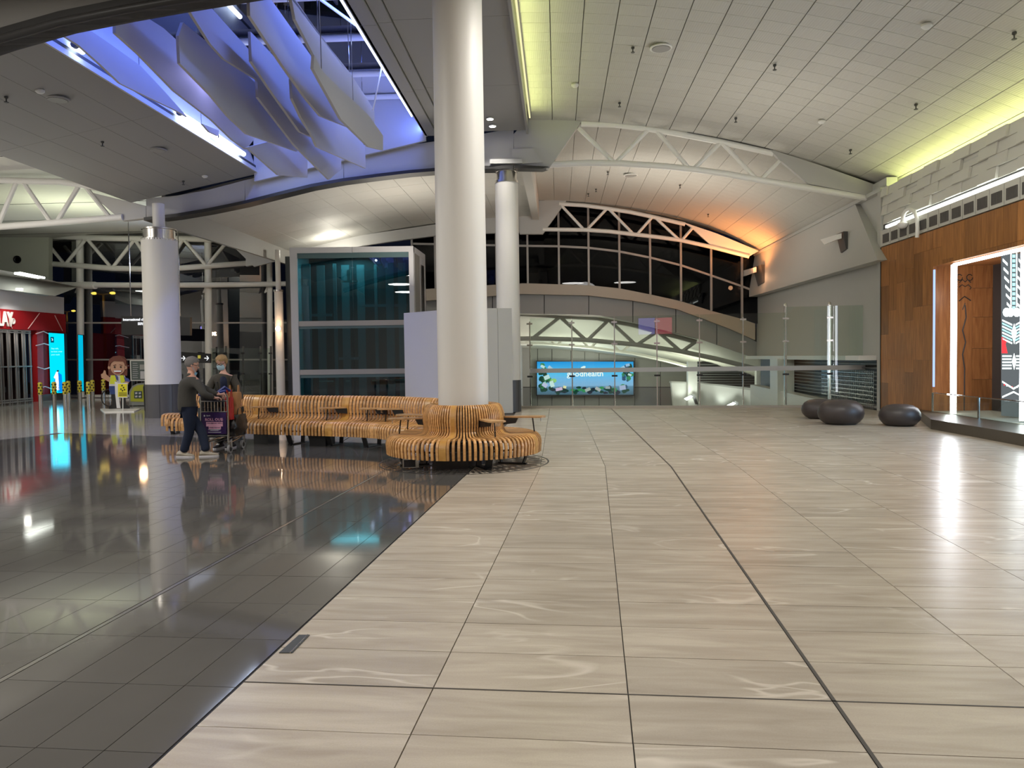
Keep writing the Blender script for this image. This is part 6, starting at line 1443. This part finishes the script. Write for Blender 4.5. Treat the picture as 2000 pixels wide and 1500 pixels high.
body = [(hipc, (.09, .08)), (MP((hipc+shc)/2, -.02, 0, 0), (.08, .07)), (shc, (.08, .06)), (neck, .052), (hdc-V((0, 0, .05)), .05),
        (sR, .055), (eR, .04), (HL-mF*.02, .026), (sL, .055), (eL, .04), (HR_-mF*.02, .026),
        (hR, .05), (kL, .05), (FL+V((0, 0, .1)), .036), (hL, .05), (kR, .05), (FR+V((0, 0, .1)), .038)]
skin('body', body, [(0, 1), (1, 2), (2, 3), (3, 4), (2, 5), (5, 6), (6, 7), (2, 8), (8, 9), (9, 10), (0, 11), (11, 12), (12, 13), (0, 14), (14, 15), (15, 16)], M_SKIN, man)
M_JUMP = mat('grey_fleece', (.052, .050, .044), .95, bump=.3, bscale=60, noise=.2, nscale=10)
M_NAVY = mat('navy_trousers', (.006, .013, .036), .85, noise=.3, nscale=9)
jm = [(MP(hipc, 0, 0, -.13), (.13, .17)), (MP(hipc, 0, 0, -.04), (.155, .185)), (MP(hipc, -.01, 0, .10), (.145, .175)), (MP((hipc+shc)/2, -.03, 0, .05), (.15, .18)), (MP(shc, -.02, 0, -.07), (.14, .18)), (MP(shc, 0, 0, .03), (.09, .10)), (neck+V((0, 0, .01)), (.072, .072)),
      (MP(sR, 0, -.01, -.02), .082), ((sR+eR)/2, .07), (eR, .062), ((eR+HL)/2, .053), (HL-mF*.05, .042), (MP(sL, 0, .01, -.02), .08), ((sL+eL)/2, .066), (eL, .056), (HR_-mF*.05, .042)]
skin('jumper', jm, [(0, 1), (1, 2), (2, 3), (3, 4), (4, 5), (5, 6), (4, 7), (7, 8), (8, 9), (9, 10), (10, 11), (4, 12), (12, 13), (13, 14), (14, 15)], M_JUMP, man)
tr_ = [(MP(hipc, .01, 0, .0), (.125, .15)), (MP(hR, 0, .0, -.08), (.115, .12)), (kL, .085), ((kL+FL)/2+V((0, 0, .04)), .075), (FL+V((0, 0, .075)), (.072, .085)), (MP(hL, 0, 0, -.08), (.115, .12)), (kR, .085), ((kR+FR)/2+V((0, 0, .04)), .075), (FR+V((0, 0, .075)), (.072, .085))]
skin('trousers', tr_, [(0, 1), (1, 2), (2, 3), (3, 4), (0, 5), (5, 6), (6, 7), (7, 8)], M_NAVY, man)
M_SHOE = mat('beige_trainer', (.36, .32, .25), .6, noise=.3, nscale=30)
def shoe(root, f_, d_, m):
    d_ = V((d_.x, d_.y, 0)).normalized(); s_ = V((d_.y, -d_.x, 0)); mb = MB(); n = 16; st_ = [(-.10, .034, .07), (-.07, .042, .095), (0, .040, .09), (.06, .044, .065), (.12, .046, .05), (.165, .036, .038), (.19, .014, .028)]
    for (a, w_, h_) in st_:
        for k in range(n):
            th = 2*math.pi*k/n; z = h_/2+h_/2*math.sin(th); mb.v.append(f_+d_*a+s_*w_*math.cos(th)*(1 if math.sin(th) < .2 else .8)+V((0, 0, max(.012, z+.012))))
    for i in range(len(st_)-1):
        for k in range(n): mb.f.append((i*n+k, i*n+(k+1) % n, (i+1)*n+(k+1) % n, (i+1)*n+k))
    mb.f.append(tuple(range(n))[::-1]); mb.f.append(tuple((len(st_)-1)*n+k for k in range(n)))
    o = mb.build('shoe', m, root, True)
    MB().slab([f_+d_*a+s_*b for a, b in [(-.11, -.03), (-.11, .03), (0, .042), (.12, .05), (.18, .03), (.195, 0), (.18, -.03), (.12, -.05), (0, -.042)]], (0, 0, .022)).build('sole', M_SHW, o)
    for a in (.03, .055, .08): MB().tube([f_+d_*a-s_*.025+V((0, 0, .098-a*.35)), f_+d_*a+s_*.025+V((0, 0, .098-a*.35))], .004, 5).build('lace', M_TUBE, o)
shoe(man, FL, V((1, -.15, 0)), M_SHOE); shoe(man, FR, V((1, .25, 0)), M_SHOE)
hf = V((.93, .25, -.25)).normalized()
M_HAIRG = mat('grey_hair', (.16, .15, .145), .8, noise=.5, nscale=60, bump=.6, bscale=120)
HP = head(man, hdc+V((0.02, 0, 0)), hf, V((0, 0, 1)), M_SKIN2, M_HAIRG, 1.0)
M_MASK = mat('mask_blue', (.22, .48, .68), .7)
MB().slab([HP(.075, .075, -.10), HP(.11, .04, -.10), HP(.10, .04, -.155), HP(.07, .06, -.15)], mS*.008).build('face_mask', M_MASK, man)
MB().tube([HP(.085, .06, -.10), HP(0, .082, -.01)], .003, 5).build('mask_loop', M_MASK, man)
for sg in (-1, 1): MB().tube([HP(.10, sg*.02, .008), HP(.095, sg*.055, .01), HP(0, sg*.084, .012)], .0035, 5).build('glasses', M_BLACK, man)
hand(man, HL-mF*.05, mF, V((0, 0, 1)), M_SKIN2); hand(man, HR_-mF*.05, mF, V((0, 0, 1)), M_SKIN2)
# ---- woman behind the trolley
WDp = 13.5
wc = lambda x, y, D=WDp: atD(x, y, D)
whd = wc(433, 708); wsh = wc(437, 737); whp = wc(438, 795, 13.65)
wom = thing('person', 'woman with short blond hair, glasses and pale blue face mask in dark jacket, looking down', 'person', V((whp.x, whp.y, 0)))
wF = V((-.15, -1, 0)).normalized(); wS = V((-wF.y, wF.x, 0))*-1
def WP(c, f=0, s=0, u=0): return c+wF*f+V((1, 0, 0))*s+V((0, 0, u))
aL, aR = WP(wsh, 0, -.17, -.0), WP(wsh, 0, .17, 0)
elL, elR = wc(402, 776, 13.4), wc(470, 775, 13.5)
hnL, hnR = wc(436, 768, 13.15), wc(484, 783, 13.3)
hnR = wc(462, 784, 13.35)
f1, f2 = V((whp.x-.1, whp.y+.0, 0)), V((whp.x+.12, whp.y-.02, 0))
kn1, kn2 = (f1+whp)/2+V((0, -.03, 0)), (f2+whp)/2+V((0, -.03, 0))
wb = [(whp, (.08, .07)), ((whp+wsh)/2, (.07, .06)), (wsh, (.08, .05)), (wsh+V((0, 0, .10)), .046), (whd-V((0, 0, .06)), .045), (aL, .05), (elL, .036), (hnL, .024), (aR, .05), (elR, .036), (hnR, .024), (WP(whp, 0, -.09, -.04), .08), (kn1, .052), (f1+V((0, 0, .1)), .036), (WP(whp, 0, .09, -.04), .08), (kn2, .052), (f2+V((0, 0, .1)), .036)]
skin('body', wb, [(0, 1), (1, 2), (2, 3), (3, 4), (2, 5), (5, 6), (6, 7), (2, 8), (8, 9), (9, 10), (0, 11), (11, 12), (12, 13), (0, 14), (14, 15), (15, 16)], M_SKIN2, wom)
M_JKT = mat('olive_jacket', (.045, .040, .030), .7, bump=.4, bscale=18, noise=.3, nscale=6); M_TOP = mat('navy_top', (.006, .012, .04), .8)
tp_ = [(WP(whp, .09, .05, .0), (.075, .085)), (WP((whp+wsh)/2, .085, .05), (.075, .085)), (WP(wsh, .07, .035, -.06), (.07, .075)), (WP(wsh, .045, .01, .03), (.06, .06))]
skin('navy_top', tp_, [(0, 1), (1, 2), (2, 3)], M_TOP, wom)
jj = [(WP(whp, -.02, 0, -.03), (.155, .20)), (WP((whp+wsh)/2, -.02), (.135, .18)), (WP(wsh, -.02, 0, -.06), (.12, .175)), (WP(wsh, -.02, 0, .075), (.075, .085)),
      (WP(aL, 0, 0, -.02), .078), ((aL+elL)/2, .07), (elL, .062), (hnL+(elL-hnL).normalized()*.06, .045), (WP(aR, 0, 0, -.02), .078), ((aR+elR)/2, .07), (elR, .062), (hnR+(elR-hnR).normalized()*.06, .045)]
skin('jacket', jj, [(0, 1), (1, 2), (2, 3), (2, 4), (4, 5), (5, 6), (6, 7), (2, 8), (8, 9), (9, 10), (10, 11)], M_JKT, wom)
skin('trousers', [(WP(whp, 0, 0, .02), (.16, .13)), (WP(whp, 0, -.09, -.05), .11), (kn1, .08), (f1+V((0, 0, .07)), .07), (WP(whp, 0, .09, -.05), .11), (kn2, .08), (f2+V((0, 0, .07)), .07)], [(0, 1), (1, 2), (2, 3), (0, 4), (4, 5), (5, 6)], M_BLACK, wom)
shoe(wom, f1, wF, M_RUBBER); shoe(wom, f2, wF, M_RUBBER)
M_HAIRB = mat('blond_hair', (.34, .22, .10), .7, noise=.6, nscale=50, bump=.8, bscale=90)
WH = head(wom, whd, V((-.12, -.93, -.38)), V((0, 0, 1)), M_SKIN2, M_HAIRB, 1.0, female=True)
mk = MB(); G_ = []
for v_, h_ in [(.058, -.008), (.072, -.035), (.074, -.07), (.056, -.105)]:
    G_.append([WH(.118-abs(b)*abs(b)*9-(.012 if h_ < -.09 else 0)-(.0 if h_ < -.01 else .008), b, h_) for b in (-v_, -v_/2, 0, v_/2, v_)])
for A_, B_ in zip(G_[:-1], G_[1:]): mk.strip(A_, B_, wF*-.004)
mk.build('face_mask', mat('mask_pale', (.42, .62, .72), .7), wom, True)
for sg in (-1, 1):
    MB().tube([WH(.104+.003*math.cos(a), sg*.032+.024*math.cos(a), .006+.019*math.sin(a)) for a in [k*math.pi/6 for k in range(13)]], .0038, 5).build('glasses', M_BLACK, wom)
    MB().tube([WH(.10, sg*.056, .008), WH(0, sg*.082, .008)], .003, 5).build('glasses', M_BLACK, wom)
    MB().tube([WH(.09, sg*.058, -.03), WH(.0, sg*.08, -.005)], .002, 4).build('mask_loop', M_TUBE, wom)
hand(wom, hnL, V((.35, -.6, -.5)), V((0, -.3, 1)), M_SKIN2); hand(wom, hnR, V((.4, -.6, -.4)), V((0, -.3, 1)), M_SKIN2)

# ================================================================== LUGGAGE TROLLEY
tH = V((.72, .69, 0)).normalized(); tS = V((tH.y, -tH.x, 0))
bL, bR = atD(394, 850, 12.88), atD(446, 850, 12.84); bL.z = bR.z = 0
tc_ = (bL+bR)/2; tS = (bR-bL).normalized(); tH = V((-tS.y, tS.x, 0)); wT = (bR-bL).length
tro = thing('luggage_trolley', 'silver airport luggage trolley with purple advertising board and blue handle', 'trolley', tc_)
def TP(f, s, z): return tc_+tH*f+tS*s+V((0, 0, z))
hw = wT/2
for s_ in (-hw, hw):
    MB().tube([TP(0, s_, .16), TP(0, s_, .96), TP(-.05, s_, 1.02)], .018, 8).build('upright', M_STEEL, tro, True)
    MB().tube([TP(0, s_, .17), TP(.40, s_*.85, .20), TP(.82, s_*.55, .24)], .018, 8).build('side_rail', M_STEEL, tro, True)
    MB().tube([TP(-.0, s_, .20), TP(.05, s_, .14)], .03, 8).build('fork', M_STEEL, tro)
for z in (.30, .70, .88): MB().tube([TP(0, -hw, z), TP(0, hw, z)], .012, 8).build('cross_bar', M_STEEL, tro)
for k in range(7): MB().tube([TP(.01, -hw+.06+k*(wT-.12)/6, .70), TP(.01, -hw+.06+k*(wT-.12)/6, .88)], .006, 6).build('basket_wire', M_STEEL, tro)
for s_ in (-.15, 0, .15): MB().tube([TP(0, s_, .19), TP(.78, s_*.7, .23)], .012, 6).build('deck_bar', M_STEEL, tro)
MB().tube([TP(-.10, -hw*.9, 1.0), TP(-.13, -hw*.5, .98), TP(-.10, hw*.4, 1.02), TP(-.05, hw, 1.06)], .022, 10).build('handle', mat('handle_blue', (.01, .03, .22), .4), tro, True)
MB().tube([TP(-.10, hw*.4, 1.02), TP(-.04, hw*.9, 1.12), TP(.1, hw, 1.05)], .02, 8).build('brake_lever', MATS['handle_blue'], tro, True)
for (f_, s_) in [(.04, hw), (.04, -hw), (.74, .14)]:
    c_ = TP(f_, s_, .075)
    w_ = MB(); w_.tube([c_-tS*.018, c_+tS*.018], .075, 20); o = w_.build('wheel', mat('wheel_grey', (.25, .25, .26), .6) if 'wheel_grey' not in MATS else MATS['wheel_grey'], tro, True)
    MB().tube([c_-tS*.022, c_+tS*.022], .042, 16).build('hub', M_BLACK, o, True)
    MB().box(c_+V((0, 0, .09))+tS*.03, (.03, .01, .14)).build('caster_fork', M_STEEL, tro)
b0 = TP(-.025, -hw+.02, .33)
def BD_(u, v, off=0): return TP(-.025-off, (-hw+.02)+u*(wT-.04), .33+v*.36)
MB().slab([BD_(0, 0), BD_(1, 0), BD_(1, 1), BD_(0, 1)], tH*.012).build('advert_board', mat('board_purple', (.035, .012, .085), .35), tro)
M_PINK = mat('letter_pink', (.85, .45, .62), .5); M_WH = mat('letter_white', (.8, .8, .82), .5)
MB().slab([BD_(.18, .36, .003), BD_(.86, .36, .003), BD_(.86, .57, .003), BD_(.18, .57, .003)], tH*.002).build('lettering_ground', M_PINK, tro)
MB().slab([BD_(.28, .24, .003), BD_(.78, .24, .003), BD_(.78, .37, .003), BD_(.28, .37, .003)], tH*.002).build('lettering_ground', M_PINK, tro)
text('ROLL OUT', 'lettering', M_PINK, tro, BD_(.14, .62, .004), tS, (0, 0, 1), .064, .001, bold=.001); text('OF', 'lettering', M_PINK, tro, BD_(.78, .62, .004), tS, (0, 0, 1), .034, .001)
text('THE AIRPORT WITH', 'lettering', MATS['board_purple'], tro, BD_(.205, .485, .006), tS, (0, 0, 1), .030, .001); text('SPARK PREPAID', 'lettering', MATS['board_purple'], tro, BD_(.31, .28, .006), tS, (0, 0, 1), .027, .001)
text('Spark', 'lettering', M_WH, tro, BD_(.2, .84, .004), tS, (0, 0, 1), .03, .001)
sx2 = []
for k in range(10): a = math.pi/2+k*math.pi/5; r_ = .05 if k % 2 == 0 else .018; sx2.append(BD_(.12+r_*math.cos(a), .86+r_*1.25*math.sin(a), .004))
MB().slab(sx2, tH*.002).build('star_logo', M_WH, tro)
for (v_, u0, u1) in [(.20, .26, .76), (.17, .34, .68), (.08, .25, .78)]: MB().slab([BD_(u0, v_, .003), BD_(u1, v_, .003), BD_(u1, v_+.018, .003), BD_(u0, v_+.018, .003)], tH*.002).build('text_line', M_WH, tro)
# bags on it
def bag(nm, lab, cat, c, size, m, rz, tap=.85, handles=False, wob=.02, seed=1):
    b_ = thing(nm, lab, cat, c); rr_ = random.Random(seed); mb = MB(); nz = 6
    X = V((math.cos(rz), math.sin(rz), 0)); Y = V((-math.sin(rz), math.cos(rz), 0)); n = 16
    for i in range(nz+1):
        z = size[2]*i/nz; f_ = 1-(1-tap)*abs(i/nz-.35)*1.3
        for k in range(n):
            th = 2*math.pi*k/n; cx = math.copysign(abs(math.cos(th))**.45, math.cos(th)); sy_ = math.copysign(abs(math.sin(th))**.45, math.sin(th))
            mb.v.append(c+X*(cx*size[0]/2*f_+rr_.uniform(-wob, wob))+Y*(sy_*size[1]/2*f_+rr_.uniform(-wob, wob))+V((0, 0, z+rr_.uniform(-wob, wob)*.5*(0 < i))))
    for i in range(nz):
        for k in range(n): mb.f.append((i*n+k, i*n+(k+1) % n, (i+1)*n+(k+1) % n, (i+1)*n+k))
    mb.f.append(tuple(range(n))[::-1]); mb.f.append(tuple(nz*n+k for k in range(n)))
    mb.build('body', m, b_, True)
    if handles:
        for s_ in (-1, 1):
            t = c+Y*size[1]*.35*s_+V((0, 0, size[2])); MB().tube([t-X*size[0]*.2, t-X*size[0]*.12+V((0, 0, .12)), t+X*size[0]*.12+V((0, 0, .12)), t+X*size[0]*.2], .008, 6).build('handle', m, b_, True)
    return b_
rzT = math.atan2(tH.y, tH.x)
bag('duffel_bag', 'shiny black quilted bag on the trolley deck', 'bag', TP(.40, .14, .265), (.50, .34, .36), mat('black_nylon', (.012, .012, .012), .28, bump=.6, bscale=14), rzT, .8, True, .025, 2)
bag('suitcase', 'dark suitcase lying on the trolley behind the advertising board', 'suitcase', TP(.16, -.13, .265), (.24, .42, .5), mat('suitcase_dark', (.012, .013, .02), .4), rzT, .97, False, .004, 3)
bag('paper_bag', 'brown paper carrier bag standing on top of the black bag', 'bag', TP(.42, .16, .63), (.26, .20, .38), mat('kraft_paper', (.36, .17, .06), .7, noise=.2, nscale=6), rzT+.2, .97, True, .012, 4)
bag('carrier_bag', 'red carrier bag wedged between the trolley upright and the brown paper bag', 'bag', TP(.14, .20, .56), (.14, .10, .38), mat('red_bag', (.42, .015, .012), .5), rzT, .97, True, .01, 5)
bag('handbag', 'black bag in front of the woman, behind the trolley basket', 'bag', TP(.16, -.14, .775), (.24, .34, .30), M_RUBBER, rzT, .85, True, .015, 6)
